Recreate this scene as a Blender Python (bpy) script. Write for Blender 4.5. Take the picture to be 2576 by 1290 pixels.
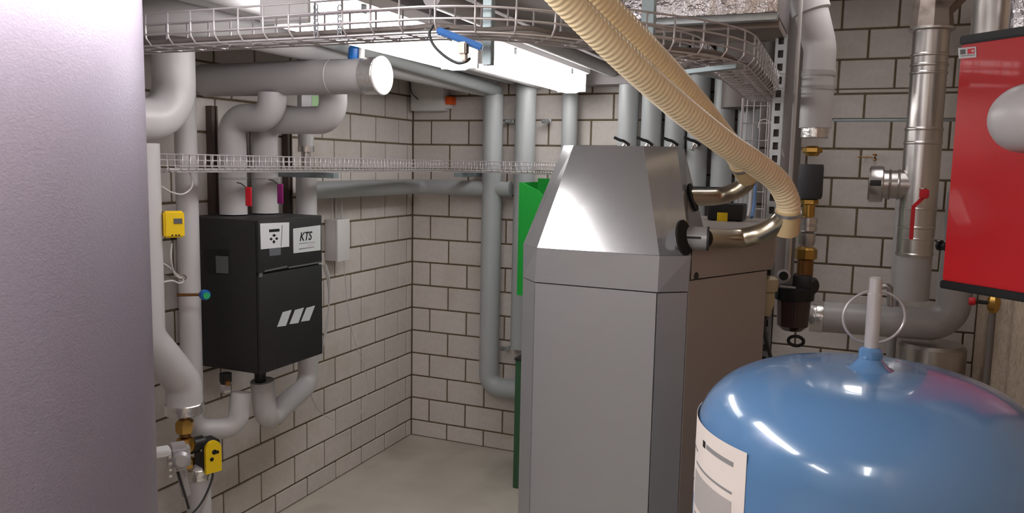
import bpy, bmesh, math, random
from mathutils import Vector, Matrix
random.seed(7)
for o in list(bpy.data.objects): bpy.data.objects.remove(o)
SC = bpy.context.scene
COL = SC.collection

# ------------------------------------------------------------------ camera
CAM = Vector((2.599, -4.504, 1.796))
YAW, PIT, ROL, FPX = -0.39889, -0.11451, 0.01996, 2021.25
_c, _s = math.cos(YAW), math.sin(YAW)
FWD = Vector((_s*math.cos(PIT), _c*math.cos(PIT), math.sin(PIT)))
_rt = Vector((_c, -_s, 0)); _up = _rt.cross(FWD)
RGT = math.cos(ROL)*_rt + math.sin(ROL)*_up
UPV = -math.sin(ROL)*_rt + math.cos(ROL)*_up
cd = bpy.data.cameras.new('camera'); cam = bpy.data.objects.new('camera', cd); COL.objects.link(cam)
cd.sensor_width = 36; cd.lens = FPX/2576*36; cd.clip_start = .05
m = Matrix((RGT, UPV, -FWD)).transposed().to_4x4(); m.translation = CAM
cam.matrix_world = m
SC.camera = cam
# ------------------------------------------------------------------ world, exposure
w = bpy.data.worlds.new('world'); SC.world = w; w.use_nodes = True
w.node_tree.nodes['Background'].inputs[0].default_value = (.9, .95, 1, 1)
w.node_tree.nodes['Background'].inputs[1].default_value = .15
SC.view_settings.view_transform = 'Standard'; SC.view_settings.look = 'None'
SC.view_settings.gamma = 1; SC.view_settings.use_curve_mapping = False
SC.view_settings.exposure = 0.1
LAMP_STRENGTH = 9.5; NEAR_STRENGTH = 27.0; REAR_FILL_STRENGTH = 26.0          # luminaire row, lamp by the tank, added fill lamps behind the viewer
LAMP_COL = (1.0, .975, .965, 1)

def at(px, py, x=None, y=None, z=None, d=None):
    """point of the surveyed room on the sight line through a photo pixel, at a given real plane or depth"""
    r = FWD + RGT*(px-1288)/FPX - UPV*(py-645)/FPX
    if x is not None: t = (x-CAM.x)/r.x
    elif y is not None: t = (y-CAM.y)/r.y
    elif z is not None: t = (z-CAM.z)/r.z
    else: t = d
    return CAM + r*t
def depth(p): return (Vector(p)-CAM).dot(FWD)
def rad(wpx, p): return wpx/2/FPX*depth(p)

# ------------------------------------------------------------------ materials
def lin(c):
    return tuple(((v/255)/12.92 if v/255 <= .04045 else ((v/255+.055)/1.055)**2.4) for v in c)
MATS = {}
def mat(name, rgb, rough=.5, metal=0, noise=0, nscale=20, bump=0, bscale=60, coat=0, emit=0, rnd=0, aniso=0, trans=0, stain=None, spec=None, stretch=None):
    M = bpy.data.materials.new(name); M.use_nodes = True; nt = M.node_tree; N = nt.nodes; L = nt.links
    b = N['Principled BSDF']; col = (*lin(rgb), 1)
    b.inputs['Base Color'].default_value = col; b.inputs['Roughness'].default_value = rough
    b.inputs['Metallic'].default_value = metal; b.inputs['Coat Weight'].default_value = coat
    b.inputs['Coat Roughness'].default_value = .05
    if spec is not None: b.inputs['Specular IOR Level'].default_value = spec
    if trans: b.inputs['Transmission Weight'].default_value = trans
    if emit:
        b.inputs['Emission Color'].default_value = LAMP_COL; b.inputs['Emission Strength'].default_value = emit
    if aniso: b.inputs['Anisotropic'].default_value = aniso
    tc = N.new('ShaderNodeTexCoord')
    src = tc.outputs['Object']
    if stretch:
        mp = N.new('ShaderNodeMapping'); mp.inputs['Scale'].default_value = stretch
        L.new(src, mp.inputs[0]); src = mp.outputs[0]
    cur = None
    if noise or rnd or stain:
        rgbn = N.new('ShaderNodeRGB'); rgbn.outputs[0].default_value = col; cur = rgbn.outputs[0]
        if noise:
            n = N.new('ShaderNodeTexNoise'); n.inputs['Scale'].default_value = nscale; n.inputs['Detail'].default_value = 6
            L.new(src, n.inputs['Vector'])
            mr = N.new('ShaderNodeMapRange'); mr.inputs[1].default_value = .3; mr.inputs[2].default_value = .7
            mr.inputs[3].default_value = 1-noise; mr.inputs[4].default_value = 1+noise
            L.new(n.outputs[0], mr.inputs[0])
            hs = N.new('ShaderNodeHueSaturation'); L.new(cur, hs.inputs['Color']); L.new(mr.outputs[0], hs.inputs['Value'])
            cur = hs.outputs[0]
        if rnd:
            oi = N.new('ShaderNodeObjectInfo')
            mr = N.new('ShaderNodeMapRange'); mr.inputs[3].default_value = 1-rnd; mr.inputs[4].default_value = 1+rnd
            L.new(oi.outputs['Random'], mr.inputs[0])
            hs = N.new('ShaderNodeHueSaturation'); L.new(cur, hs.inputs['Color']); L.new(mr.outputs[0], hs.inputs['Value'])
            cur = hs.outputs[0]
        if stain:
            scol, amt, ssc = stain
            n = N.new('ShaderNodeTexNoise'); n.inputs['Scale'].default_value = ssc; n.inputs['Detail'].default_value = 4
            geo = N.new('ShaderNodeNewGeometry'); L.new(geo.outputs['Position'], n.inputs['Vector'])
            cr = N.new('ShaderNodeMapRange'); cr.inputs[1].default_value = .55; cr.inputs[2].default_value = .75; cr.inputs[4].default_value = amt
            L.new(n.outputs[0], cr.inputs[0])
            mx = N.new('ShaderNodeMix'); mx.data_type = 'RGBA'
            L.new(cr.outputs[0], mx.inputs[0]); L.new(cur, mx.inputs[6]); mx.inputs[7].default_value = (*lin(scol), 1)
            cur = mx.outputs[2]
        L.new(cur, b.inputs['Base Color'])
    if bump:
        n = N.new('ShaderNodeTexNoise'); n.inputs['Scale'].default_value = bscale; n.inputs['Detail'].default_value = 5
        L.new(src, n.inputs['Vector'])
        bn = N.new('ShaderNodeBump'); bn.inputs['Strength'].default_value = bump; bn.inputs['Distance'].default_value = .01
        L.new(n.outputs[0], bn.inputs['Height']); L.new(bn.outputs[0], b.inputs['Normal'])
    MATS[name] = M; return M
mat('brick', (208, 200, 195), .9, noise=.05, nscale=40, bump=.15, bscale=90, rnd=.045, stain=((168, 157, 138), .45, 2.3))
mat('mortar', (112, 98, 76), .95, noise=.15, nscale=30, bump=.3, bscale=80)
mat('concrete', (190, 184, 172), .8, noise=.08, nscale=4, bump=.1, bscale=30, stain=((140, 134, 120), .6, 1.6))
mat('ceiling_paint', (165, 160, 160), .85, noise=.03, nscale=3, bump=.06, bscale=60)
mat('rough_plaster', (190, 170, 150), .95, noise=.22, nscale=45, bump=.9, bscale=45)
mat('plain_wall', (190, 184, 176), .9, noise=.05, nscale=5)
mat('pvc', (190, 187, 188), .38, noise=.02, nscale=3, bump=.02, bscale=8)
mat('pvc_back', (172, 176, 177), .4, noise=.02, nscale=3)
mat('pvc_grey', (172, 168, 168), .38, noise=.02, nscale=3)  # slightly darker grey jacket than pvc
mat('tank_jacket', (138, 130, 143), .36, metal=.25, noise=.03, nscale=120, bump=.12, bscale=220)
mat('galv', (172, 176, 178), .38, metal=.85, noise=.1, nscale=25)
mat('galv_rail', (150, 162, 165), .45, metal=.6, noise=.1, nscale=25)
mat('wire', (196, 190, 192), .4, metal=.45)
mat('steel', (205, 200, 197), .3, metal=1, noise=.06, nscale=8, stretch=(4, 4, .4))
mat('steel_dirty', (140, 128, 120), .5, metal=.7, noise=.12, nscale=8, stain=((70, 54, 44), .9, 9))
mat('steel_warm', (178, 168, 150), .3, metal=1)
mat('foil', (205, 200, 202), .22, metal=1, bump=1.0, bscale=28)
mat('aluminium_band', (225, 222, 220), .22, metal=.9, bump=.3, bscale=60)
mat('brass', (190, 150, 80), .28, metal=1)
mat('bronze', (140, 100, 62), .38, metal=.9)
mat('silver', (152, 151, 153), .36, metal=.45, noise=.015, nscale=200, stretch=(.1, 1, 1))
mat('silver_hood', (158, 157, 159), .17, metal=.6, noise=.02, nscale=200, stretch=(.1, 1, 1))
mat('silver_side', (158, 148, 142), .5, metal=.25)
mat('joint', (70, 66, 66), .7)
mat('black', (34, 33, 34), .55, noise=.15, nscale=60, bump=.15, bscale=120)
mat('black_gloss', (22, 22, 23), .42)
mat('rail_brown', (84, 72, 66), .6, metal=.3)
mat('dark_rubber', (58, 58, 62), .65, bump=.1)
mat('dark_hole', (8, 8, 8), .9)
mat('grey_plate', (92, 92, 94), .5)
mat('sticker_white', (205, 205, 208), .5)
mat('sticker_grey', (192, 196, 196), .5)
mat('film', (96, 98, 104), .25)
mat('ink', (14, 14, 16), .6)
mat('faint_ink', (130, 128, 130), .7)
mat('pink_ink', (190, 150, 165), .7)
mat('yellow', (238, 200, 20), .4)
mat('blue_plastic', (24, 96, 170), .35)
mat('green_plastic', (40, 160, 100), .4)
mat('green_box', (30, 165, 60), .4)
mat('green_dark', (50, 90, 60), .5)
mat('pale_green', (165, 205, 150), .5)
mat('red_plastic', (200, 22, 40), .4)
mat('purple_plastic', (128, 30, 100), .4)
mat('orange', (240, 90, 20), .5)
mat('white_plastic', (215, 213, 212), .4)
mat('grey_plastic', (188, 184, 184), .45)
mat('beige_plastic', (176, 160, 128), .5)
mat('cast_grey', (178, 174, 176), .35, metal=.4, bump=.2, bscale=30)
mat('blue_paint', (84, 122, 164), .2, coat=.5, noise=.02, nscale=3)
mat('red_paint', (190, 22, 32), .35, coat=.15)
mat('hose', (232, 212, 174), .35, noise=.05, nscale=6, stretch=(1, 1, 1))
mat('hose_cuff', (206, 182, 138), .4)
mat('paper', (216, 206, 200), .6, noise=.03, nscale=14)
mat('paper_grey', (166, 160, 158), .6)
mat('label_blue', (86, 120, 170), .5)
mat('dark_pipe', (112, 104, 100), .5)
mat('cable_grey', (188, 184, 182), .5)
mat('cable_dark', (44, 44, 46), .5)
mat('lamp_diffuser', (250, 250, 250), .4, emit=LAMP_STRENGTH)
mat('lamp_diffuser_near', (250, 250, 250), .4, emit=NEAR_STRENGTH)
mat('fill_diffuser_right', (250, 250, 250), .4, emit=8.5)
mat('fill_diffuser_rear', (250, 250, 250), .4, emit=REAR_FILL_STRENGTH)
mat('clear_bowl', (62, 44, 42), .15, coat=.5)

# ------------------------------------------------------------------ mesh helpers
def box(bm, lo, hi, bev=0):
    lo, hi = Vector(lo), Vector(hi)
    lo2 = Vector(map(min, lo, hi)); hi2 = Vector(map(max, lo, hi))
    r = bmesh.ops.create_cube(bm, size=1, matrix=Matrix.Translation((lo2+hi2)/2) @ Matrix.Diagonal((*(hi2-lo2), 1)))
    if bev:
        es = list({e for v in r['verts'] for e in v.link_edges})
        bmesh.ops.bevel(bm, geom=es, offset=bev, segments=2, affect='EDGES', profile=.6)
    return bm
def obox(bm, c, ax, ay, hx, hy, hz, bev=0):
    """box centred at c, half sizes along axes ax, ay, ax x ay"""
    ax, ay = Vector(ax).normalized(), Vector(ay).normalized(); az = ax.cross(ay)
    M = Matrix((ax*hx*2, ay*hy*2, az*hz*2)).transposed().to_4x4(); M.translation = Vector(c)
    r = bmesh.ops.create_cube(bm, size=1, matrix=M)
    if bev:
        es = list({e for v in r['verts'] for e in v.link_edges})
        bmesh.ops.bevel(bm, geom=es, offset=bev, segments=2, affect='EDGES')
    return bm
def fillet(pts, fr, n=8):
    pts = [Vector(p) for p in pts]
    if not fr: return pts
    out = [pts[0]]
    for i in range(1, len(pts)-1):
        a, b, c = pts[i-1], pts[i], pts[i+1]
        u, v = (a-b), (c-b); lu, lv = u.length, v.length; u.normalize(); v.normalize()
        ang = u.angle(v)
        if ang > math.pi-.02: out.append(b); continue
        t = min(fr/math.tan(ang/2), lu*.49 if i > 1 else lu*.98, lv*.49 if i < len(pts)-2 else lv*.98)
        r = t*math.tan(ang/2); bis = (u+v).normalized(); cen = b+bis*(r/math.sin(ang/2))
        p0 = b+u*t-cen; p1 = b+v*t-cen; tot = p0.angle(p1); ax = p0.cross(p1).normalized()
        for k in range(n+1): out.append(cen+Matrix.Rotation(tot*k/n, 3, ax) @ p0)
    out.append(pts[-1]); return out
def spline(pts, n=10):
    P = [Vector(p) for p in pts]; P = [P[0]*2-P[1]]+P+[P[-1]*2-P[-2]]; out = []
    for i in range(1, len(P)-2):
        for k in range(n):
            t = k/n; a, b, c, d = P[i-1:i+3]
            out.append(.5*((2*b)+(c-a)*t+(2*a-5*b+4*c-d)*t*t+(3*b-a-3*c+d)*t**3))
    out.append(P[-2]); return out
def tube(bm, pts, r, seg=24, fr=0, caps=True, nf=8, hollow=0):
    pts = fillet(pts, fr, nf); n = len(pts)
    tan = [(pts[min(i+1, n-1)]-pts[max(i-1, 0)]).normalized() for i in range(n)]
    ref = Vector((0, 0, 1)) if abs(tan[0].z) < .9 else Vector((1, 0, 0))
    u = (ref-tan[0]*ref.dot(tan[0])).normalized(); rings = []
    for i in range(n):
        u = (u-tan[i]*u.dot(tan[i])).normalized(); v = tan[i].cross(u)
        rr = r(i/(n-1)) if callable(r) else (r[i] if isinstance(r, list) else r)
        rings.append([bm.verts.new(pts[i]+(u*math.cos(a)+v*math.sin(a))*rr) for a in [2*math.pi*k/seg for k in range(seg)]])
    for i in range(n-1):
        for k in range(seg):
            bm.faces.new((rings[i][k], rings[i][(k+1) % seg], rings[i+1][(k+1) % seg], rings[i+1][k]))
    if caps:
        bm.faces.new(rings[0][::-1]); bm.faces.new(rings[-1])
    return bm
def lathe(bm, prof, base, axis=(0, 0, 1), seg=32):
    """profile of (radius, height) pairs turned round the axis through base"""
    ax = Vector(axis).normalized(); base = Vector(base)
    ref = Vector((0, 0, 1)) if abs(ax.z) < .9 else Vector((1, 0, 0))
    u = (ref-ax*ref.dot(ax)).normalized(); v = ax.cross(u); rings = []
    for r, h in prof:
        if r < 1e-5: rings.append([bm.verts.new(base+ax*h)])
        else: rings.append([bm.verts.new(base+ax*h+(u*math.cos(2*math.pi*k/seg)+v*math.sin(2*math.pi*k/seg))*r) for k in range(seg)])
    for A, B in zip(rings, rings[1:]):
        for k in range(seg):
            k2 = (k+1) % seg
            if len(A) == 1 and len(B) == 1: continue
            if len(A) == 1: bm.faces.new((A[0], B[k2], B[k]))
            elif len(B) == 1: bm.faces.new((A[k], A[k2], B[0]))
            else: bm.faces.new((A[k], A[k2], B[k2], B[k]))
    if len(rings[0]) > 1: bm.faces.new(rings[0][::-1])
    if len(rings[-1]) > 1: bm.faces.new(rings[-1])
    return bm
def prism(bm, bot, top):
    """loft between two equal rings of points, capped"""
    a = [bm.verts.new(p) for p in bot]; b = [bm.verts.new(p) for p in top]; n = len(a)
    for i in range(n): bm.faces.new((a[i], a[(i+1) % n], b[(i+1) % n], b[i]))
    bm.faces.new(a[::-1]); bm.faces.new(b); return bm
def poly(bm, pts, thick):
    """flat polygon given thickness along the vector thick"""
    t = Vector(thick); return prism(bm, pts, [Vector(p)+t for p in pts])
NB = bmesh.new
LOC = {}
def obj(name, bm, m, parent=None, label=None, smooth=35):
    bmesh.ops.recalc_face_normals(bm, faces=bm.faces)
    me = bpy.data.meshes.new(name); 
    if parent is not None: off = LOC[parent.name]
    else:
        zs = [v.co for v in bm.verts]; lo = Vector([min(c[i] for c in zs) for i in range(3)]); hi = Vector([max(c[i] for c in zs) for i in range(3)])
        off = Vector(((lo.x+hi.x)/2, (lo.y+hi.y)/2, lo.z))
    bm.transform(Matrix.Translation(-off)); bm.to_mesh(me); bm.free()
    me.materials.append(MATS[m])
    if smooth:
        me.shade_smooth(); me.set_sharp_from_angle(angle=math.radians(smooth))
    o = bpy.data.objects.new(name, me); COL.objects.link(o)
    if parent is None: o.location = off
    else: o.parent = parent
    LOC[o.name] = off
    if label: o['label'] = label
    return o
def tag(o, label, cat, group=None):
    o['label'] = label; o['category'] = cat
    if group: o['group'] = group
    return o
def thing(name, loc, label, cat, group=None):
    o = bpy.data.objects.new(name, None); COL.objects.link(o); o.location = Vector(loc); o.empty_display_size = .05
    LOC[o.name] = Vector(loc); return tag(o, label, cat, group)
def struct(name, bm, m, smooth=0):
    o = obj(name, bm, m, smooth=smooth); o['kind'] = 'structure'; return o
def text(parent, s, origin, right, up, size, m, shear=0, name='lettering', depth_=.0008, bold=0, sx=1.0):
    cu = bpy.data.curves.new('t', 'FONT'); cu.body = s; cu.size = size; cu.shear = shear; cu.extrude = depth_; cu.offset = bold
    to = bpy.data.objects.new('t', cu); COL.objects.link(to)
    dg = bpy.context.evaluated_depsgraph_get(); me = bpy.data.meshes.new_from_object(to.evaluated_get(dg))
    bpy.data.objects.remove(to)
    r, u = Vector(right).normalized(), Vector(up).normalized(); n = r.cross(u)
    M = Matrix((r*sx, u, n)).transposed().to_4x4(); M.translation = Vector(origin)-LOC[parent.name]
    me.transform(M); me.materials.clear(); me.materials.append(MATS[m])
    o = bpy.data.objects.new(name, me); COL.objects.link(o); o.parent = parent; LOC[o.name] = LOC[parent.name]; return o
X, Y, Z = Vector((1, 0, 0)), Vector((0, 1, 0)), Vector((0, 0, 1))

# ------------------------------------------------------------------ room shell
ZL, ZH, XR, XS, YF = 2.36, 2.86, 3.2, 1.62, -6.6     # low ceiling, high ceiling, right wall, step of the ceiling, front wall
struct('floor', box(NB(), (-.2, YF, -.1), (XR+.2, .2, 0)), 'concrete')
wb = struct('wall_back', box(NB(), (-.2, .006, 0), (XR+.2, .2, ZH)), 'mortar')
wl = struct('wall_left', box(NB(), (-.2, YF, 0), (-.006, .006, ZL)), 'mortar')
struct('wall_right', box(NB(), (XR, YF, 0), (XR+.2, .006, ZH)), 'rough_plaster')
struct('wall_front', box(NB(), (-.2, YF-.2, 0), (XR+.2, YF, ZH)), 'plain_wall')
b = box(NB(), (-.2, YF, ZL), (XS, .006, ZH+.15)); box(b, (XS, YF, ZH), (XR+.2, .006, ZH+.15))
struct('ceiling', b, 'ceiling_paint')
struct('trim_1', box(NB(), (1.02, -.13, 2.245), (XS+.02, 0, ZL), .004), 'ceiling_paint')

# blocks of the two block walls, every one an object; equal sizes share one mesh
BH, PB, PLW, ZJ, G = .15, .2624, .2587, .107, .010
bcache = {}
def block(parent, along, a0, a1, z0, z1):
    w_, h_ = round(a1-a0-G, 4), round(z1-z0-G, 4)
    if w_ < .012 or h_ < .006: return
    key = (along, w_, h_)
    if key not in bcache:
        bm = bmesh.new(); bv = min(.003, h_/5, w_/5)
        if along == 'x': bmesh.ops.create_cube(bm, size=1, matrix=Matrix.Diagonal((w_, .03, h_, 1)))
        else: bmesh.ops.create_cube(bm, size=1, matrix=Matrix.Diagonal((.03, w_, h_, 1)))
        bmesh.ops.bevel(bm, geom=bm.edges[:], offset=bv, segments=1, affect='EDGES')
        me = bpy.data.meshes.new('brick'); bm.to_mesh(me); bm.free(); me.materials.append(MATS['brick']); bcache[key] = me
    o = bpy.data.objects.new('brick', bcache[key]); COL.objects.link(o); o.parent = parent
    j = random.uniform(-.0012, .0012)
    c = Vector(((a0+a1)/2, .015+j, (z0+z1)/2)) if along == 'x' else Vector((-.015+j, -(a0+a1)/2, (z0+z1)/2))
    o.location = c-LOC[parent.name]
def course(parent, along, k, offs, pitch, amax, zlo, zhi):
    e = [0]; a = offs
    while a < amax-.01:
        if a > .01: e.append(a)
        a += pitch
    e.append(amax)
    for a0, a1 in zip(e, e[1:]): block(parent, along, a0, a1, zlo, zhi)
for k in range(-1, 19):
    z0 = ZJ+BH*k; z1 = z0+BH
    zlo, zhi = max(z0, 0), min(z1, ZH)
    if zhi <= zlo+.01: continue
    off = PB/2 if k % 2 == 0 else PB
    if k == 13:      # levelling strip towards the right end of this course
        course(wb, 'x', k, off, PB, 2.2305, z0, z1)
        a = 2.2305
        for a1 in (2.3616, 2.624, 2.886, XR): block(wb, 'x', a, a1, z0, z1-.022); a = a1
        block(wb, 'x', 2.2305, 2.4928, z1-.022, z1+.004); block(wb, 'x', 2.4928, XR, z1-.022, z1+.004)
    else: course(wb, 'x', k, off, PB, XR, zlo, zhi)
    if k < 15:
        course(wl, 'y', k, .169 if k % 2 == 0 else .0646, PLW, 3.6, zlo, min(zhi, ZL))

# ------------------------------------------------------------------ luminaires
def luminaire(y0, y1, xc, z, label, dm='lamp_diffuser', zc=None):
    zc = zc or ZL
    t = thing('ceiling_luminaire', (xc, (y0+y1)/2, z), label, 'lamp', 'fluorescent luminaires under the ceiling')
    prof = [(-.07, .045), (-.082, .03), (-.082, .0), (-.06, -.042), (-.03, -.055), (.03, -.055), (.06, -.042), (.082, 0), (.082, .03), (.07, .045)]
    b = prism(NB(), [(xc+x, y0, z+h) for x, h in prof], [(xc+x, y1, z+h) for x, h in prof])
    obj('diffuser', b, dm, t)
    obj('housing', box(NB(), (xc-.105, y0-.012, z+.0455), (xc+.105, y1+.012, z+.085), .01), 'white_plastic', t)
    for yy in (y0-.008, y1+.008): obj('end_cap', box(NB(), (xc-.083, yy-.007, z-.05), (xc+.083, yy+.007, z+.0445), .004), 'white_plastic', t)
    for yy in (y0+.25, y1-.25):
        obj('clip', box(NB(), (xc+.083, yy-.015, z+.02), (xc+.09, yy+.015, z+.06)), 'galv', t)
        obj('hanger', tube(NB(), [(xc, yy, z+.085), (xc, yy, zc)], .004, 8), 'galv', t)
luminaire(-1.50, -.24, 1.135, 2.245, 'long fluorescent luminaire shining white, farther one of the row, ending above the back pipes')
luminaire(-2.62, -1.55, 1.105, 2.222, 'long fluorescent luminaire shining white behind the wire tray, nearer one of the row')
luminaire(-4.2, -2.98, 1.445, 2.225, 'fluorescent luminaire close above the big lilac-grey tank, out of the picture', 'lamp_diffuser_near')
luminaire(-6.2, -5.0, 1.3, 2.25, 'added fill luminaire behind the viewer on the low ceiling', 'fill_diffuser_rear')  # unseen lamp, added to raise the overall fill
luminaire(-1.45, -.65, 2.62, 2.74, 'added fill luminaire high above the red cabinet, out of the picture', 'fill_diffuser_right', ZH)  # unseen lamp, added to brighten the right part of the back wall
luminaire(-6.0, -4.8, 2.7, 2.6, 'added fill luminaire behind the viewer on the high ceiling', 'fill_diffuser_rear', ZH)  # second unseen lamp, added as frontal fill for the right side

# ------------------------------------------------------------------ generic pipe
def pipe(name, pts, r, m, label, fr=0, cat='pipe', group=None, collars=(), seg=28, cm='aluminium_band', nf=8):
    b = tube(NB(), pts, r, seg, fr, nf=nf)
    base = Vector(pts[-1]) if pts[-1][2] < pts[0][2] else Vector(pts[0])
    if not collars: return tag(obj(name, b, m), label, cat, group)
    t = thing(name, base, label, cat, group)
    obj('insulation_jacket', b, m, t)
    for nm, p, ax, rr, ln, mm in collars:
        lathe_b = lathe(NB(), [(rr-.003, -ln/2), (rr, -ln/2+.003), (rr, ln/2-.003), (rr-.003, ln/2)], p, ax, seg)
        obj(nm, lathe_b, mm, t)
    return t
def pv(px, py, **k): return at(px, py, **k)
def V(x, y, z): return Vector((x, y, z))

# ------------------------------------------------------------------ big grey tank at left
TC = V(.84, -3.545, 0); TR = .49
t = thing('storage_tank', TC, 'huge pale lilac-grey jacketed storage tank filling the left edge', 'tank')
obj('jacket', lathe(NB(), [(TR, .08), (TR, 2.17), (TR-.01, 2.18)], TC, seg=96), 'tank_jacket', t)
obj('foot_ring', lathe(NB(), [(TR-.05, 0), (TR-.05, .08)], TC, seg=64), 'black', t)
obj('upper_jacket', lathe(NB(), [(TR-.006, 2.18), (TR-.006, 2.27), (TR-.1, 2.33), (0, 2.33)], TC, seg=96), 'tank_jacket', t)

# ------------------------------------------------------------------ left pipe group
A0 = at(437, 200, x=.4); ra = rad(104, A0)
pipe('elbow_pipe', [V(A0.x, A0.y, 2.35), V(A0.x, A0.y, at(437, 306, x=.4).z), V(A0.x, A0.y-.5, at(437, 306, x=.4).z)], ra, 'pvc',
     'thick white insulated pipe coming down and bending left behind the storage tank', fr=.13)
B0 = at(471, 500, x=.2); rb = rad(54, B0)
B1 = at(488, 1062, x=.2); C1 = at(568, 985, x=.3)
zb = B1.z-.03
pipe('riser_pipe', [V(.2, B0.y, 2.34), V(.2, B0.y, zb), V(.32, B0.y+.12, zb-.01), V(.32, B0.y+.145, at(568, 1000, x=.32).z)], rb, 'pvc',
     'white riser beside the black cabinet, hooking under it to its left connection', fr=.06)
Cx = .36
c0 = at(358, 600, x=Cx); rc = rad(102, c0)
c1 = at(360, 850, x=Cx); c2 = at(462, 962, x=Cx); c3 = at(462, 1040, x=Cx)
zt = at(400, 362, x=Cx).z
t = pipe('offset_pipe', [V(Cx, c0.y, zt), V(Cx, c0.y, c1.z), V(Cx, c2.y, c2.z), V(Cx, c2.y, c3.z+.01)], rc*.93, 'pvc',
     'white insulated pipe with a slanted offset down to a foil-banded end', fr=.09,
     collars=[('foil_band', V(Cx, c2.y, (at(462, 1012, x=Cx).z+c3.z)/2), Z, rc*.95+.004, .04, 'aluminium_band')])
VX, VY = Cx, c2.y            # axis of the valve string below
def zz(py, x=VX): return at(462, py, x=x).z

# valve string with brass fittings
t = thing('brass_ball_valve', (VX, VY, zz(1180)), 'brass shut-off valve under the foil-banded pipe end at lower left', 'valve')
obj('union_nut', lathe(NB(), [(.02, 0), (.03, .005), (.034, .02), (.034, .045), (.025, .055)], (VX, VY, zz(1092)), seg=6), 'brass', t)
obj('tail_piece', tube(NB(), [(VX, VY, zz(1098)), (VX, VY, zz(1045))], .021, 20), 'bronze', t)
obj('body', lathe(NB(), [(.02, 0), (.033, .01), (.038, .03), (.03, .055), (.022, .06)], (VX, VY, zz(1140)), seg=20), 'brass', t)
obj('lower_nut', lathe(NB(), [(.03, 0), (.034, .005), (.034, .03), (.03, .035)], (VX, VY, zz(1178)), seg=6), 'brass', t)
obj('stem_collar', lathe(NB(), [(.02, 0), (.03, .01), (.03, .06), (.02, .07)], V(VX, VY, zz(1128))+V(0, .01, 0), V(.3, .95, 0), 16), 'black_gloss', t)
t = pipe('lower_stub_pipe', [V(VX, VY+.06, zz(1185)), V(VX, VY+.06, 0)], .045, 'pvc', 'short white insulated pipe to the floor under the brass valve',
         collars=[('foil_band', V(VX, VY+.06, zz(1205)), Z, .049, .045, 'aluminium_band')])
# yellow and black actuator
ac = at(534, 1148, x=.42); rt2 = V(.34, .94, 0).normalized(); fr2 = V(.94, -.34, 0).normalized()
t = thing('valve_actuator', ac-Z*.08, 'yellow-faced black valve actuator on the brass valve by the tank', 'actuator')
bm = NB(); obox(bm, ac-fr2*.04, rt2, Z, .036, .058, .037, .004); obj('housing', bm, 'black', t)
pts = [(-.031, -.06), (.031, -.06)]+[(.031*math.cos(a*math.pi/10), .030+.034*math.sin(a*math.pi/10)) for a in range(11)]
f0 = ac-fr2*.002
obj('cover', poly(NB(), [f0+rt2*a+Z*h for a, h in pts], fr2*.014), 'yellow', t)
for a, h, aa in ((.003, .020, .018), (-.008, -.006, .014), (.015, .017, .012)):
    obj('pictogram', lathe(NB(), [(aa*.55, 0), (aa*.55, .001)], f0+fr2*.0142+rt2*a+Z*h, fr2, 12), 'ink', t)
obj('white_lever', tube(NB(), [ac-fr2*.065+Z*.035-rt2*.036, ac-fr2*.01+Z*.03-rt2*.036], .004, 8), 'white_plastic', t)
obj('wire_lead', tube(NB(), spline([ac+V(0, 0, -.05), ac+V(.0, -.005, -.09), ac+V(0, -.05, -.15), ac+V(0, -.10, -.18), ac+V(-.02, -.16, -.22)]), .004, 8), 'cable_dark', t)
# grey pump head
pc = at(438, 1152, x=.5)
t = thing('circulation_pump', pc-Z*.09, 'light grey cast pump head beside the yellow actuator, half behind the tank', 'pump')
bm = NB(); obox(bm, pc+V(0, .02, 0), V(.6, .8, 0), Z, .036, .046, .036, .014); obj('motor_housing', bm, 'cast_grey', t)
obj('front_boss', lathe(NB(), [(.026, 0), (.03, .012), (.02, .025), (0, .028)], pc+V(.03, -.0, 0), V(.8, -.6, .1), 20), 'cast_grey', t)
bm = NB(); obox(bm, pc+V(-.01, -.045, .035), V(.6, .8, 0), Z, .028, .012, .03, .004); obj('terminal_box', bm, 'white_plastic', t)
obj('drip_shell', tube(NB(), [pc+V(0, .02, -.035), pc+V(0, .035, -.08), pc+V(0, .05, -.15)], .016, 12), 'cast_grey', t)
obj('wire_lead', tube(NB(), spline([pc+V(.01, -.0, -.03), pc+V(.01, .01, -.07), pc+V(.01, .03, -.13), pc+V(.01, .05, -.2)]), .004, 8), 'cable_dark', t)
for k in range(4):
    obj('bolt', lathe(NB(), [(.006, 0), (.006, .008)], pc+V(.028, -.045, .025-.022*k), V(.8, -.6, 0), 6), 'steel', t)

# small yellow controller
yc = at(434, 563, x=.42)
t = thing('flow_controller', yc-Z*.045, 'small yellow wall controller with grey display on the left risers', 'controller')
rr_, ff_ = V(.55, .83, 0).normalized(), V(.83, -.55, 0).normalized()
bm = NB(); obox(bm, yc-ff_*.02-rr_*.0, rr_, Z, .032, .042, .014, .004); obj('back_box', bm, 'dark_rubber', t)
bm = NB(); obox(bm, yc+ff_*.012, rr_, Z, .034, .046, .02, .006); obj('cover', bm, 'yellow', t)
bm = NB(); obox(bm, yc+ff_*.033+rr_*.012+Z*.012, rr_, Z, .014, .009, .0015); obj('display', bm, 'grey_plate', t)
for k in (-.008, .004, .014):
    obj('screw', lathe(NB(), [(.003, 0), (.003, .002)], yc+ff_*.032+rr_*k-Z*.037, ff_, 8), 'ink', t)
obj('gland', tube(NB(), [yc-Z*.045, yc-Z*.056], .008, 10), 'black', t)
q = [at(432, 612, x=.42), at(430, 650, x=.42), at(440, 690, x=.4), at(465, 705, x=.38)]
tag(obj('sensor_lead', tube(NB(), spline(q), .0035, 8), 'cable_grey'), 'grey lead dropping from the small yellow controller', 'cable')
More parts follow.
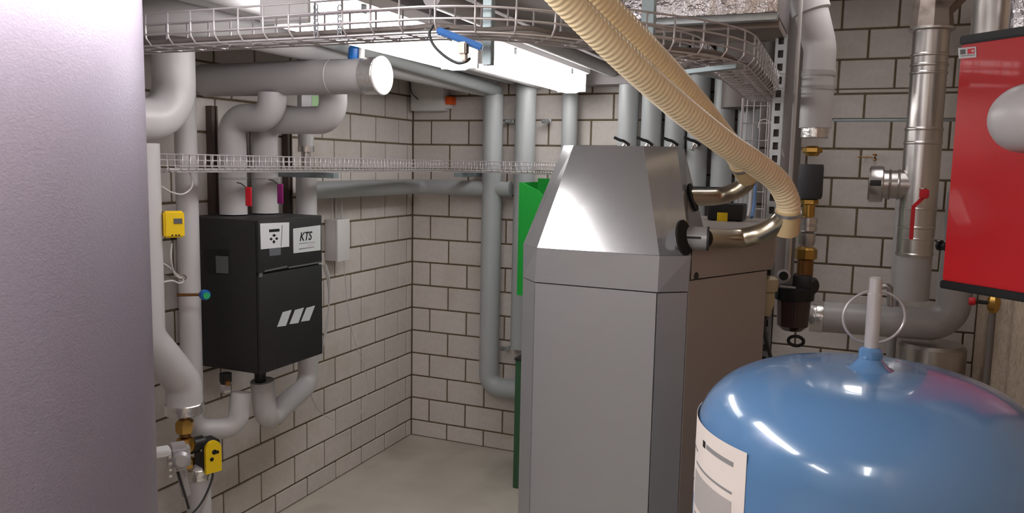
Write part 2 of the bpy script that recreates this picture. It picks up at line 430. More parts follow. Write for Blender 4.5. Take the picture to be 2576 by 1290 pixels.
for i, (pp, lb) in enumerate([
    ([(383, 660), (415, 665), (445, 690), (462, 706), (450, 712), (430, 706), (385, 716)], 'grey loose lead looping round the left riser, upper of two'),
    ([(383, 697), (410, 694), (440, 700), (468, 700), (460, 690), (448, 697)], 'darker grey loose lead knotted at the left riser, lower of two')]):
    tag(obj('loose_lead', tube(NB(), spline([at(a, b_, x=.39) for a, b_ in pp]), .0032, 8), 'cable_grey' if i == 0 else 'dark_pipe'), lb, 'cable')
tag(obj('tray_lead', tube(NB(), spline([at(a, b_, x=.37) for a, b_ in ((452, 405), (468, 425), (480, 440), (482, 470), (460, 488), (430, 483), (405, 468))]), .0032, 8), 'cable_grey'),
    'thin grey lead looping out of the lower wire tray near the tank', 'cable')

# ------------------------------------------------------------------ manifold and pipes into the black cabinet
DY = -1.80
d0, d1 = at(497, 192, y=DY), at(958, 192, y=DY); rd = rad(86, at(800, 192, y=DY))
dz = (at(600, 192, y=DY).z+at(930, 192, y=DY).z)/2-.006
t = pipe('manifold_pipe', [V(.02, DY, dz), V(d1.x, DY, dz)], rd, 'pvc_grey', 'thick horizontal grey insulated manifold with a bright white end disc', seg=40,
         collars=[('end_disc', V(d1.x+.006, DY, dz), X, rd+.006, .012, 'white_plastic'),
                  ('foil_band', V(d1.x-.035, DY, dz), X, rd+.003, .065, 'aluminium_band'),
                  ('jacket_seam', V(d1.x-.22, DY, dz), X, rd+.0015, .01, 'pvc_grey')])
E1a = at(586, 450, y=-1.81); E1b = at(685, 245, y=-1.81); e1z = at(640, 296, y=-1.81).z
pipe('cabinet_feed_pipe', [V(E1b.x, -1.81, dz-rd*.85), V(E1b.x, -1.81, e1z), V(E1a.x, -1.81, e1z), V(E1a.x, -1.81, 1.56)], rad(68, E1a), 'pvc',
     'white insulated pipe with two elbows from the manifold, carrying a red tag', fr=.075,
     collars=[('jacket_seam', V(E1a.x, -1.81, at(586, 448, y=-1.81).z), Z, rad(68, E1a)+.0015, .012, 'pvc_grey')])
E2a = at(666, 450, y=-1.655); E2b = at(838, 245, y=-1.68); e2z = at(760, 303, y=-1.66).z
pipe('cabinet_feed_pipe', [V(E2b.x, -1.68, dz-rd*.8), V(E2b.x, -1.68, e2z), V(E2a.x, -1.655, e2z), V(E2a.x, -1.655, 1.56)], rad(66, E2a), 'pvc',
     'white insulated pipe with a long upper crossing to the cabinet, carrying a purple tag', fr=.075,
     collars=[('jacket_seam', V(E2a.x, -1.655, at(666, 448, y=-1.655).z), Z, rad(66, E2a)+.0015, .012, 'pvc_grey')])
E3 = at(771, 500, x=.16); r3 = rad(52, E3)
e3z = at(780, 965, x=.16).z; en = at(657, 1000, x=.30)
t = thing('cabinet_return_pipe', (E3.x, E3.y, 1.0), 'white insulated pipe rising behind the cabinet and looping under it', 'pipe')
obj('insulation_jacket', tube(NB(), [V(.16, E3.y, at(771, 440, x=.16).z), V(.16, E3.y, e3z), V(.30, -1.78, e3z-.025), V(.30, -1.80, at(657, 958, x=.30).z)], r3, 24, .07), 'pvc', t)
obj('upper_jacket', tube(NB(), [V(.16, E3.y, 2.33), V(.16, E3.y, at(771, 372, x=.16).z)], r3*.75, 24), 'pvc', t)
obj('bare_steel_pipe', tube(NB(), [V(.16, E3.y, at(771, 380, x=.16).z), V(.16, E3.y, at(771, 445, x=.16).z)], .022, 16), 'steel', t)
obj('steel_band', lathe(NB(), [(r3*.77, -.014), (r3*.77, .014)], (.16, E3.y, at(771, 375, x=.16).z), seg=24), 'steel', t)
lp = at(775, 254, x=.24)
bm = NB(); box(bm, lp+V(-.02, -.055, -.03), lp+V(.006, .075, .03), .002)
t = tag(obj('pipe_sleeve', bm, 'pvc'), 'short pale sleeve under the manifold end between the two elbows', 'sleeve')
o_ = obj('green_label', box(NB(), lp+V(.006, .02, -.02), lp+V(.0075, .07, .028)), 'pale_green', t, 'pale green paper label')
# pipe tags
for nm, px, py0, py1, m_, lb in (('pipe_tag', 616, 470, 518, 'red_plastic', 'red plastic tag hanging between the pipes above the cabinet'),
                                 ('pipe_tag', 696, 462, 512, 'purple_plastic', 'purple plastic tag hanging beside the middle pipe above the cabinet')):
    yy = -1.94 if px == 616 else -1.79
    p0, p1 = at(px, py0, y=yy), at(px, py1, y=yy); p0.x += .02; p1.x += .02
    t = thing(nm, (p1.x, yy, p1.z), lb, 'tag')
    bm = NB(); box(bm, (p0.x-.016, yy-.004, p1.z), (p0.x+.012, yy+.004, p0.z), .003); obj('plate', bm, m_, t)
    obj('strap', tube(NB(), spline([(p0.x-.01, yy, p0.z-.006), (p0.x-.03, yy-.008, p0.z+.012), (p0.x-.06, yy-.0, p0.z+.016)]), .002, 6), 'black', t)

# ------------------------------------------------------------------ black station cabinet
KX, KY0, KY1, KZ0, KZ1 = .45, -1.98, -1.567, .932, 1.555
t = thing('station_cabinet', (.3, -1.77, KZ0), 'black wall-hung heat station cabinet with two white stickers', 'cabinet')
bm = NB(); box(bm, (.06, KY0, KZ0), (KX-.02, KY1, KZ1), .006); obj('body', bm, 'black', t)
bm = NB(); box(bm, (KX-.017, KY0+.0, KZ0), (KX-.004, KY1, KZ0+.405), .004); obj('lower_front_panel', bm, 'black', t)
bm = NB(); box(bm, (KX-.017, KY0+.0, KZ0+.412), (KX-.004, KY1, KZ1), .004); up_ = obj('upper_front_panel', bm, 'black', t)
fx = KX-.004
def onf(px, py): p = at(px, py, x=fx); return p
def patch(name, par, quad, m_, thick=.0012, plane='x'):
    return obj(name, poly(NB(), quad, V(thick, 0, 0) if plane == 'x' else V(0, -thick, 0)), m_, par)
patch('handle_groove', t, [onf(665, 680), onf(722, 668), onf(722, 672), onf(665, 684)], 'grey_plate')
patch('handle_groove', t, [onf(726, 671), onf(808, 657), onf(808, 661), onf(726, 675)], 'grey_plate')
patch('lock', t, [onf(651, 688), onf(659, 686), onf(659, 696), onf(651, 698)], 'grey_plate', .003)
s1 = patch('maker_sticker', t, [onf(654, 562), onf(727, 559), onf(727, 620), onf(656, 627)], 'sticker_white')
sx = fx+.0013
def onx(px, py): return at(px, py, x=sx)
patch('title_bar', s1, [onx(677, 577), onx(703, 575), onx(703, 582), onx(677, 584)], 'ink', .0006)
for cx_, cy_, hw, hh in ((689.5, 592, 5, 4), (682, 601, 4, 4), (696, 600, 4, 4), (689, 608, 4, 5)):
    patch('emblem', s1, [onx(cx_-hw, cy_), onx(cx_, cy_+hh), onx(cx_+hw, cy_), onx(cx_, cy_-hh)], 'ink', .0006)
patch('crease', s1, [onx(709, 566), onx(711, 566), onx(708, 620), onx(706, 620)], 'faint_ink', .0004)
patch('clear_film', t, [onf(677, 625), onf(706, 622), onf(706, 641), onf(678, 644)], 'film', .0008)
s2 = patch('service_sticker', t, [onf(737, 575), onf(806, 566), onf(806, 629), onf(738, 637)], 'sticker_grey')
dirr = (onx(800, 600)-onx(745, 606)); dirr.x = 0
text(s2, 'KTS', onx(753, 606)+X*.0004, dirr, Z, .052, 'ink', shear=.28, depth_=.0006, bold=.0007, sx=.92)
for a, b_, c_, m_ in ((752, 793, 611, 'faint_ink'), (774, 790, 616, 'pink_ink')):
    patch('small_print', s2, [onx(a, c_+1), onx(b_, c_-3), onx(b_, c_-2), onx(a, c_+3)], m_, .0004)
patch('small_print', s2, [onx(752, 625), onx(790, 620), onx(790, 622), onx(752, 628)], 'faint_ink', .0004)
for a in (697, 728, 757):
    w_ = 28 if a < 757 else 27
    patch('slanted_bar', t, [onf(a+14, 785-(a-697)*.18), onf(a+14+w_-6, 779-(a-697)*.18), onf(a+w_-6, 819-(a-697)*.22), onf(a, 822-(a-697)*.22)], 'sticker_grey')
sy = KY0
def ony(px, py): return at(px, py, y=sy)
patch('service_recess', t, [ony(513, 626), ony(575, 626), ony(576, 690), ony(514, 686)], 'black_gloss', .001, 'y')
sy = KY0-.001
patch('grey_plate', t, [ony(543, 643), ony(574, 645), ony(575, 688), ony(545, 686)], 'grey_plate', .002, 'y')
# bottom fittings
for px, lb in ((568, 'steel and black screw fitting under the cabinet, left one'), (655, 'steel screw fitting under the cabinet, right one')):
    p = at(px, 965, x=.30)
    t = thing('screw_fitting', (p.x, p.y, p.z-.05), lb, 'fitting')
    obj('black_body', lathe(NB(), [(.018, 0), (.024, .01), (.024, KZ0-p.z-.002)], p, seg=16), 'black_gloss', t)
    obj('steel_nut', lathe(NB(), [(.02, -.035), (.024, -.03), (.024, -.008), (.02, 0)], p, seg=6), 'steel', t)
    if px == 568:
        obj('side_nozzle', tube(NB(), [p+V(.0, .0, .015), p+V(.04, -.03, .012)], .01, 12), 'bronze', t)
# drain tap
p = at(715, 1052, x=.12)
t = thing('drain_tap', p-Z*.03, 'small brass drain tap on the block wall under the cabinet', 'tap')
obj('body', tube(NB(), [V(0.005, p.y, p.z), V(.1, p.y, p.z)], .013, 12), 'brass', t)
obj('spout', tube(NB(), [V(.085, p.y, p.z+.03), V(.085, p.y, p.z-.035)], .011, 12), 'brass', t)
obj('handle', tube(NB(), [V(.085, p.y-.02, p.z+.036), V(.085, p.y+.03, p.z+.03)], .006, 8), 'black', t)
obj('outlet_cap', lathe(NB(), [(.014, 0), (.014, .018)], V(.1, p.y, p.z), X, 12), 'steel', t)
# blue-green sensor
p = at(516, 742, x=.36)
t = thing('temperature_sensor', p-Z*.025, 'small blue sensor head with green cap beside the black cabinet', 'sensor')
obj('head', lathe(NB(), [(.015, -.02), (.02, -.014), (.02, .006), (.016, .012)], p, V(.85, -.5, 0), 12), 'blue_plastic', t)
obj('cap', lathe(NB(), [(.013, 0), (.013, .008)], p+V(.85, -.5, 0)*.0125, V(.85, -.5, 0), 8), 'green_plastic', t)
obj('stem', tube(NB(), [p-V(.02, -.0, 0), p+V(-.09, -.05, 0)], .006, 10), 'bronze', t)

for px, lb, z0_ in ((627, 'dark mounting rail on the wall between the two cabinet feed pipes', 1.56), (728, 'dark mounting rail on the wall left of the cabinet return pipe', 1.56), (541, 'dark strip standing in for shade on the wall left of the red-tagged feed pipe', 1.56)):  # the last one is only a dark strip in place of shade
    q = at(px, 450, x=.03)
    t = thing('mounting_rail', (.02, q.y, .95), lb, 'rail')
    obj('channel', box(NB(), (.002, q.y-.018, .95), (.03, q.y+.018, 2.02), .002), 'rail_brown', t)
    obj('lip', box(NB(), (.0305, q.y-.018, .95), (.036, q.y-.010, 2.02)), 'rail_brown', t)
    obj('lip', box(NB(), (.0305, q.y+.010, .95), (.036, q.y+.018, 2.02)), 'rail_brown', t)
# wall boxes at left
p0, p1 = at(850, 555, x=.1), at(817, 660, x=.1)
t = thing('junction_box', (.05, -1.0, p1.z), 'light grey plastic wall box with cables, right of the black cabinet', 'box')
z0, z1 = at(850, 660, x=.1).z, at(850, 553, x=.1).z
ya, yb = at(850, 600, x=.09).y, at(880, 600, x=.09).y
bm = NB(); box(bm, (.0785, ya, z0), (.09, yb, z1), .004); obj('lid', bm, 'white_plastic', t)
bm = NB(); box(bm, (.002, ya+.002, z0+.002), (.078, yb-.002, z1-.002), .006); obj('base', bm, 'grey_plastic', t)
for k, px in enumerate((835, 845, 858)):
    q = at(px, 500, x=.03)
    obj('conduit', tube(NB(), [V(.03, q.y, at(px, 492, x=.03).z), V(.03, q.y, z1-.005)], .004, 8), 'grey_plastic', t)
tag(obj('cable_loop', tube(NB(), spline([at(a, b_, x=.06) for a, b_ in ((858, 430), (862, 560), (868, 700), (885, 830), (915, 920), (925, 980), (905, 1040), (860, 1060), (810, 1040), (785, 1000), (780, 950), (800, 890))]), .0022, 6), 'cable_grey'),
    'thin grey cable hanging in a long loop on the left block wall', 'cable')
for k in range(3):
    tag(obj('wall_lead', tube(NB(), spline([at(812+k*4, 665, x=.12-.02*k), at(822+k*3, 700, x=.1), at(828, 760-8*k, x=.08), at(818+k*2, 830, x=.08), at(806-k*2, 905, x=.08)]), .0035, 8), 'cable_grey'),
        'grey lead curving down between the cabinet and the block wall', 'cable', 'leads right of the black cabinet')
tp = at(818, 690, x=.40)
tag(obj('terminal_plug', box(NB(), V(tp.x-.012, KY1+.0003, tp.z-.014), V(tp.x+.012, KY1+.02, tp.z+.014), .002), 'green_plastic'), 'tiny green plug at the right edge of the black cabinet', 'plug')

# ------------------------------------------------------------------ horizontal pipe round the corner
fz = at(1040, 468, y=-.12).z
t = pipe('corner_pipe', [V(.12, -1.27, fz), V(.12, -.12, fz), V(.735, -.12, fz)], .045, 'pvc_back', 'pale grey insulated pipe running level round the wall corner', fr=.09)

# ------------------------------------------------------------------ risers on the back wall
def clamp(x, y, z, label):
    t = thing('pipe_clamp', (x, y, z-.02), label, 'clamp')
    obj('rod', tube(NB(), [V(x, y, z), V(x, -.001, z)], .005, 8), 'galv', t)
    obj('bracket', box(NB(), (x-.03, y-.014, z-.012), (x+.03, y-.004, z+.012), .002), 'galv', t)
    for dx in (-.02, .02): obj('screw_head', lathe(NB(), [(.006, 0), (.006, .008)], (x+dx, y-.014, z), -Y, 6), 'steel', t)
p1x, p2x, p3x = .612, .82, 1.083
zlow = at(1245, 973, y=-.12).z
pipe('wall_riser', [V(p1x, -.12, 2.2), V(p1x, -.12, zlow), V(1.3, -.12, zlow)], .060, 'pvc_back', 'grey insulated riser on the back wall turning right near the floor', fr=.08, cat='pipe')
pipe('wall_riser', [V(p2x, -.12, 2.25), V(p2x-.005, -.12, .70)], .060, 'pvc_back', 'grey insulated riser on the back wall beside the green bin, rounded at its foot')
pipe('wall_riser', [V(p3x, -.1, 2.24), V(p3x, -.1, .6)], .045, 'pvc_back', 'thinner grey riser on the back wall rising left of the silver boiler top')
clamp((p1x+p2x)/2-.02, -.06, at(1280, 305, y=-.06).z, 'small galvanised clamp between the two thick risers, upper one')
clamp((p2x+.06+.05), -.06, at(1362, 305, y=-.06).z, 'small galvanised clamp right of the second thick riser')
clamp((p1x+p2x)/2-.02, -.06, at(1270, 876, y=-.06).z, 'small galvanised clamp between the two thick risers, lower one')
hz = 2.175
pipe('ceiling_feed_pipe', [V(.70, -2.0, hz+.09), V(p1x+.02, -.12, hz+.05)], .034, 'pvc_back', 'grey pipe under the ceiling running to the first back riser')

xs = [1.431, 1.562, 1.692, 1.815, 1.948, 2.075]
for i, x_ in enumerate(xs):
    top = 2.24 if x_ < XS else 2.8
    names = ['leftmost, beside the wall blocks', 'second from the left', 'third from the left', 'fourth from the left, behind the hoses', 'fifth, partly behind the hoses', 'rightmost, next to the foil-wrapped corner']
    t = thing('grey_riser', (x_, -.12, .3), 'grey insulated riser behind the boiler, '+names[i], 'pipe', 'row of grey risers behind the boiler')
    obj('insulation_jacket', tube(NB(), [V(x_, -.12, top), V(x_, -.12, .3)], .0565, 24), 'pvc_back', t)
    if i < 5:
        p = at([1572, 1630, 1693, 1749, 1806][i], 362, y=-.22); xx = p.x; z_ = p.z
        obj('tap_body', tube(NB(), [V(x_, -.17, z_-.006), V(xx, -.235, z_-.006)], .014, 12), 'aluminium_band', t)
        obj('tap_spout', tube(NB(), [V(xx, -.225, z_-.004), V(xx-.012, -.235, z_-.032)], .013, 12), 'aluminium_band', t)
        obj('tap_lever', tube(NB(), spline([V(xx+.028, -.225, z_-.006), V(xx, -.238, z_+.014), V(xx-.022, -.24, z_+.02), V(xx-.055, -.24, z_+.034)], 4), .008, 8), 'black_gloss', t)
pipe('dark_duct', [V(2.05, -.25, 2.84), V(2.05, -.25, 2.1)], .10, 'dark_pipe', 'dark duct behind the cable tray, left of the slotted strut')
pipe('dark_duct', [V(2.27, -.12, 2.84), V(2.27, -.12, 1.2)], .07, 'dark_pipe', 'dark duct behind the slotted strut')

# junction box in the far corner
a, b_ = at(1040, 192, y=-.06), at(1120, 279, y=-.06)
t = thing('corner_box', ((a.x+b_.x)/2, -.04, b_.z), 'white wall box high in the far room corner', 'box')
bm = NB(); box(bm, (.03, -.085, b_.z), (b_.x, -.004, 2.30), .01); obj('cover', bm, 'white_plastic', t)
obj('wire_lead', tube(NB(), spline([V(.02, -.09, 2.3), V(.05, -.1, 2.22), V(.09, -.095, 2.18)]), .003, 6), 'cable_dark', t)
p = at(1130, 256, y=-.03)
t = thing('wall_beacon', p-Z*.03, 'small orange signal piece on the back wall beside the corner box', 'signal')
obj('orange_head', box(NB(), p+V(-.035, -.03, -.018), p+V(.035, .026, .03), .006), 'orange', t)
obj('white_foot', box(NB(), p+V(-.018, -.025, -.042), p+V(.018, .026, -.0185), .003), 'white_plastic', t)

# ------------------------------------------------------------------ wire cable trays
def wire_tray(name, path, w_, h_, step, label, rw, rows=3, nb=4, m_='wire', up=Z):
    path = [Vector(p) for p in path]
    t = thing(name, path[0], label, 'cable tray')
    n = len(path); tan = [(path[min(i+1, n-1)]-path[max(i-1, 0)]).normalized() for i in range(n)]
    if up is None:
        ups = []
        for tt in tan:
            s_ = X if abs(tt.x) < .7 else Y
            ups.append(tt.cross(s_).normalized())
    else: ups = [up]*n
    side = [tt.cross(u).normalized() for tt, u in zip(tan, ups)]
    def rail(o_s, o_u): return tube(NB(), [p+s*o_s+u*o_u for p, s, u in zip(path, side, ups)], rw, 6)
    for sg in (-1, 1):
        for k in range(rows): obj('long_wire', rail(sg*w_/2, h_*(k+1)/rows), m_, t)
    for k in range(nb): obj('long_wire', rail(-w_/2+w_*(k+.5)/nb, 0), m_, t)
    # cross wires share one mesh
    c = .018
    u_pts = [(-w_/2, h_), (-w_/2, c), (-w_/2+c, 0), (w_/2-c, 0), (w_/2, c), (w_/2, h_)]
    bm = tube(NB(), [(a, 0, b_) for a, b_ in u_pts], rw*1.05, 6); me = bpy.data.meshes.new('cross_wire')
    bmesh.ops.recalc_face_normals(bm, faces=bm.faces); bm.to_mesh(me); bm.free(); me.materials.append(MATS[m_]); me.shade_smooth()
    s, nxt = 0, step*.4
    for i in range(n-1):
        L_ = (path[i+1]-path[i]).length
        while nxt <= s+L_:
            f = (nxt-s)/L_; p = path[i].lerp(path[i+1], f); tt = tan[i].lerp(tan[i+1], f).normalized()
            sd = side[i].lerp(side[i+1], f).normalized(); uu = sd.cross(tt).normalized()
            o = bpy.data.objects.new('cross_wire', me); COL.objects.link(o); o.parent = t
            M = Matrix((sd, tt, uu)).transposed().to_4x4(); M.translation = p-path[0]; o.matrix_local = M
            nxt += step
        s += L_
    return t
upath = fillet([V(.28, -2.75, 2.10), V(1.78, -2.75, 2.10), V(2.25, -2.28, 2.08), V(2.23, -.86, 2.08)], .42, 10)
ut = wire_tray('cable_tray', upath, .15, .082, .08, 'upper wire-mesh cable tray crossing the whole picture under the ceiling' , .0026)
wire_tray('cable_tray', [V(2.19, -.80, 2.10), V(2.19, -.80, 1.5)], .115, .06, .075, 'short vertical wire tray dropping beside the slotted strut', .0026, up=-Y)
lpath = fillet([V(.375, -2.36, 1.745), V(.375, -1.4, 1.745), V(.29, -.30, 1.745), V(1.0, -.30, 1.745), V(1.30, -.62, 1.745)], .12, 8)
wire_tray('cable_tray', lpath, .11, .062, .036, 'lower fine wire-mesh cable tray along the left and back walls', .0024, rows=3, nb=4)
for px, yy in ((795, -2.83), (855, -2.80)):
    p = at(px, 92, y=yy)
    for k in range(6):
        obj('splice_link', tube(NB(), [V(p.x+.006*math.cos(j*math.pi/5), yy, 2.105+.0125*k+.009*math.sin(j*math.pi/5)) for j in range(11)], .0017, 6), 'galv', ut)
# flat bracket under trays
def bracket(p, q, h, label, m_='galv_rail', w_=.02):
    p, q = Vector(p), Vector(q); d = (q-p).normalized(); s_ = d.cross(Z).normalized()
    bm = NB(); obox(bm, (p+q)/2, d, s_, (q-p).length/2, w_, h, .001)
    return tag(obj('tray_bracket', bm, m_), label, 'bracket')
bracket((.06, -1.45, 1.728), (.44, -1.45, 1.728), .012, 'galvanised bracket holding the lower wire tray above the cabinet')
bracket((.5, -.05, 1.728), (.5, -.36, 1.728), .012, 'galvanised bracket holding the lower wire tray on the back wall')
a, b_ = at(1700, 178, z=2.07), at(1862, 158, z=2.07)
bracket(V(a.x, a.y, 2.062), V(b_.x, b_.y, 2.062), .006, 'galvanised bracket under the bend of the upper wire tray', w_=.015)
# cables lying in the upper tray
for k in range(4):
    pth = [p+V(0, 0, .012)+(p-V(1.2, -1.3, 2.1)).normalized()*V(1, 1, 0).length*0 for p in upath]
    off = -.045+.03*k
    n = len(pth); P2 = []
    for i, p in enumerate(pth):
        tt = (pth[min(i+1, n-1)]-pth[max(i-1, 0)]).normalized(); sd = tt.cross(Z).normalized()
        P2.append(p+sd*(off+.006*math.sin(i*1.3+k))+Z*(.004*math.sin(i*.9+k*2)))
    tag(obj('tray_cable', tube(NB(), P2, .006, 8), 'dark_pipe' if k % 2 else 'cable_grey'),
        'cable lying lengthwise in the upper wire tray', 'cable', 'cables in the upper wire tray')
for k in range(3):
    n = len(lpath)
    P2 = [p+Z*.008+V(.012*math.sin(i*.7+k*2), .012*math.cos(i*.8+k), 0)+V(-.02+.02*k, 0, 0) for i, p in enumerate(lpath)]
    tag(obj('tray_cable', tube(NB(), P2, .005, 8), 'cable_grey'), 'grey cable lying in the lower wire tray', 'cable', 'cables in the lower wire tray')

# struts hanging from the ceiling
def strut(name, x, y, z0, z1, label, w_=.03, dpt=.02, slots=True, m_='galv', ax=(1, 0, 0)):
    ax = Vector(ax).normalized(); ay = Z.cross(ax).normalized()
    t = thing(name, (x, y, z0), label, 'strut')
    c = V(x, y, (z0+z1)/2); hz_ = (z1-z0)/2
    bm = NB()
    if slots:
        obox(bm, c-ax*(w_/2-.005), ax, ay, .005, .0012, hz_); obox(bm, c+ax*(w_/2-.005), ax, ay, .005, .0012, hz_)
        z = z0; step = .05
        while z < z1:
            zz1 = min(z+.022, z1); obox(bm, V(x, y, (z+zz1)/2), ax, ay, w_/2-.01, .0012, (zz1-z)/2); z += step
    else: obox(bm, c, ax, ay, w_/2, .0012, hz_)
    obj('slotted_web', bm, m_, t)
    for sg in (-1, 1):
        bm = NB(); obox(bm, c+ax*sg*(w_/2)+ay*dpt/2, ax, ay, .0012, dpt/2, hz_); obj('flange', bm, m_, t)
    bm = NB(); obox(bm, c+ay*dpt, ax, ay, w_/2-.002, .001, hz_); obj('back_web', bm, 'dark_pipe' if slots else m_, t)
    return t
p = at(1232, 165, y=-2.60)
strut('hanger_strut', p.x, -2.62, p.z, ZL, 'galvanised hanger strut through the upper tray before the lamp', .022, .02, False, 'galv_rail')
p = at(1617, 80, y=-2.2)
strut('hanger_strut', p.x, -2.15, p.z, ZH, 'galvanised hanger strut beside the hoses below the foil duct', .034, .03, False, 'galv_rail')
p = at(1968, 60, y=-1.2)
strut('slotted_strut', p.x, -1.2, 0, 2.31, 'upright slotted galvanised strut left of the big right-hand riser', .040, .03, True, 'galv')
tag(obj('conduit_pipe', tube(NB(), [V(at(2003, 200, y=-1.15).x, -1.15, 2.84), V(at(2003, 200, y=-1.15).x, -1.15, at(1990, 520, y=-1.15).z)], .008, 10), 'cable_grey'), 'thin white conduit running up beside the slotted strut', 'conduit')

# blue gland and black cable under the tray
g0, g1 = at(1100, 76, y=-2.88), at(1214, 120, y=-2.84)
t = thing('cable_connector', g1, 'blue connector strip with a brown plug tied under the upper tray', 'connector')
d = (g1-g0).normalized()
bm = NB(); obox(bm, (g0+g1)/2, d, d.cross(Z).normalized(), (g1-g0).length/2, .010, .0075, .003); obj('blue_strip', bm, 'blue_plastic', t)
p = at(1166, 122, y=-2.86)
obj('hang_tie', tube(NB(), [g0, V(g0.x, -2.825, 2.102)], .002, 6), 'black', t)
bm = NB(); obox(bm, p, X, Y, .010, .010, .014, .003); obj('plug', bm, 'steel_dirty', t)
bm = NB(); obox(bm, p+V(.003, 0, -.02), X, Y, .006, .006, .008, .002); obj('plug_tip', bm, 'steel_dirty', t)
tag(obj('cable_loop', tube(NB(), spline([at(a, b_, y=-2.85) for a, b_ in ((1090, 62), (1080, 85), (1092, 115), (1120, 142), (1150, 158), (1172, 155), (1183, 146))]), .0035, 8), 'cable_dark'),
    'black cable loop hanging from the upper tray before the bright lamp', 'cable')
p = at(900, 128, y=-1.80); zt_ = dz+rd
t = thing('pipe_vent', (p.x, -1.8, zt_-.01), 'small blue vent cap with white ring on top of the manifold', 'vent')
obj('blue_cap', lathe(NB(), [(.02, 0), (.024, .01), (.024, .05), (.018, .058)], (p.x-.02, -1.8, zt_-.012), V(.12, 0, 1), 14), 'blue_plastic', t)
obj('white_ring', lathe(NB(), [(.012, 0), (.012, .055)], (p.x+.016, -1.8, zt_-.012), V(.05, 0, 1), 14), 'white_plastic', t)

# ceiling pipes at top
pipe('ceiling_pipe', [V(1.335, -2.2, 2.315), V(1.335, -.14, 2.315)], .032, 'pvc', 'white pipe hugging the ceiling right of the luminaires')
pipe('ceiling_pipe', [V(.90, -3.0, 2.285), V(.90, -.14, 2.285)], .055, 'pvc', 'white insulated pipe under the ceiling left of the luminaires')
pipe('ceiling_pipe', [V(.74, -3.0, 2.30), V(.74, -.14, 2.30)], .045, 'pvc', 'grey-white ceiling pipe farther left, above the manifold')
pipe('ceiling_pipe', [V(.20, -2.50, 2.27), V(.56, -2.50, 2.27), V(.56, -1.9, 2.27), V(.56, -.14, 2.27)], .08, 'pvc', 'thick white ceiling pipe bending above the upper tray at left', fr=.12)

# ------------------------------------------------------------------ green bin behind the boiler
gy0, gy1 = -.46, -.20
gx0 = at(1306, 460, y=gy0).x; gx1 = gx0+.32; gz1 = at(1338, 448, y=gy1).z; gz0 = at(1300, 742, y=gy0).z
t = thing('green_bin', ((gx0+gx1)/2, -.33, gz0), 'green open-topped plastic bin hung on the back wall left behind the boiler hood', 'bin')
bm = NB(); box(bm, (gx0, gy0, gz0), (gx0+.012, gy1, gz1-.02)); obj('side_panel', bm, 'green_box', t)
bm = NB(); box(bm, (gx1-.012, gy0, gz0), (gx1, gy1, gz1-.02)); obj('side_panel', bm, 'green_box', t)
bm = NB(); box(bm, (gx0+.0122, gy1-.012, gz0), (gx1-.0122, gy1, gz1)); obj('back_panel', bm, 'green_box', t)
bm = NB(); poly(bm, [V(gx0+.0122, gy0, gz0), V(gx1-.0122, gy0, gz0), V(gx1-.0122, gy0, gz1-.25), V(gx0+.11, gy0, gz1-.06), V(gx0+.0122, gy0, gz1-.02)], V(0, .012, 0)); obj('front_panel', bm, 'green_box', t)
bm = NB(); box(bm, (gx0+.0122, gy0+.0122, gz0), (gx1-.0122, gy1-.0122, gz0+.012)); obj('bottom_panel', bm, 'green_box', t)
for xx in (gx0+.06, gx1-.06):
    obj('wall_bracket', box(NB(), (xx-.01, gy1+.0002, gz1-.1), (xx+.01, -.001, gz1-.08)), 'galv', t)
lx = at(1294, 1000, y=-.52).x; lz = at(1297, 906, y=-.52).z
t = thing('green_crate', (lx+.16, -.38, 0), 'dark green crate on the floor, a thin edge showing left of the boiler', 'crate')
bm = NB(); box(bm, (lx, -.52, 0), (lx+.3, -.27, lz), .006); obj('body', bm, 'green_dark', t)
bm = NB(); box(bm, (lx-.003, -.525, lz+.0005), (lx+.303, -.265, lz+.014), .003); obj('lid', bm, 'black', t)

# ------------------------------------------------------------------ silver boiler
BZ0 = 0.0
ft = [(1.711, -2.311), (1.780, -2.392), (2.135, -2.400), (2.206, -2.343), (2.375, -1.99), (2.30, -1.35), (1.60, -1.35), (1.66, -1.9)]
def ring(pts, z, ins=0):
    c = Vector((sum(p[0] for p in pts)/len(pts), sum(p[1] for p in pts)/len(pts)))
    out = []
    for p in pts:
        v = Vector(p)-c; v *= (1-ins/v.length); out.append(V(c.x+v.x, c.y+v.y, z))
    return out
t = boiler = thing('silver_boiler', (1.98, -1.95, 0), 'tall silver-grey heating boiler with chamfered front and sloping hood, centre right', 'boiler')
ZW, ZU, ZT = 1.464, 1.562, 1.853
obj('inner_body', prism(NB(), ring(ft, .02, .012), ring(ft, ZW-.004, .012)), 'joint', t)
def wall_panel(nm, a, b_, z0, z1, m_, g=.0025, th=.012):
    a, b_ = Vector(a), Vector(b_); d = (b_-a).normalized(); n = V(d.y, -d.x, 0); a = a+d*g; b_ = b_-d*g
    bm = NB(); poly(bm, [V(a.x, a.y, z0), V(b_.x, b_.y, z0), V(b_.x, b_.y, z1), V(a.x, a.y, z1)], -n*th)
    return obj(nm, bm, m_, t)
wall_panel('front_door', ft[1], ft[2], .02, ZW-.003, 'silver')
wall_panel('bevel_panel', ft[0], ft[1], .02, ZW-.003, 'silver')
wall_panel('bevel_panel', ft[2], ft[3], .02, ZW-.003, 'silver')
wall_panel('side_panel', ft[3], ft[4], .02, 1.492, 'silver_side')
wall_panel('side_panel', ft[4], ft[5], .02, 1.492, 'silver_side')
wall_panel('side_panel', ft[7], ft[0], .02, ZW-.003, 'silver_side')
wall_panel('side_panel', ft[6], ft[7], .02, ZW-.003, 'silver_side')
up4 = [(1.716, -2.325), (1.787, -2.396), (2.137, -2.402), (2.210, -2.352)]
hb = up4+[(2.215, -2.10), (1.70, -2.10)]
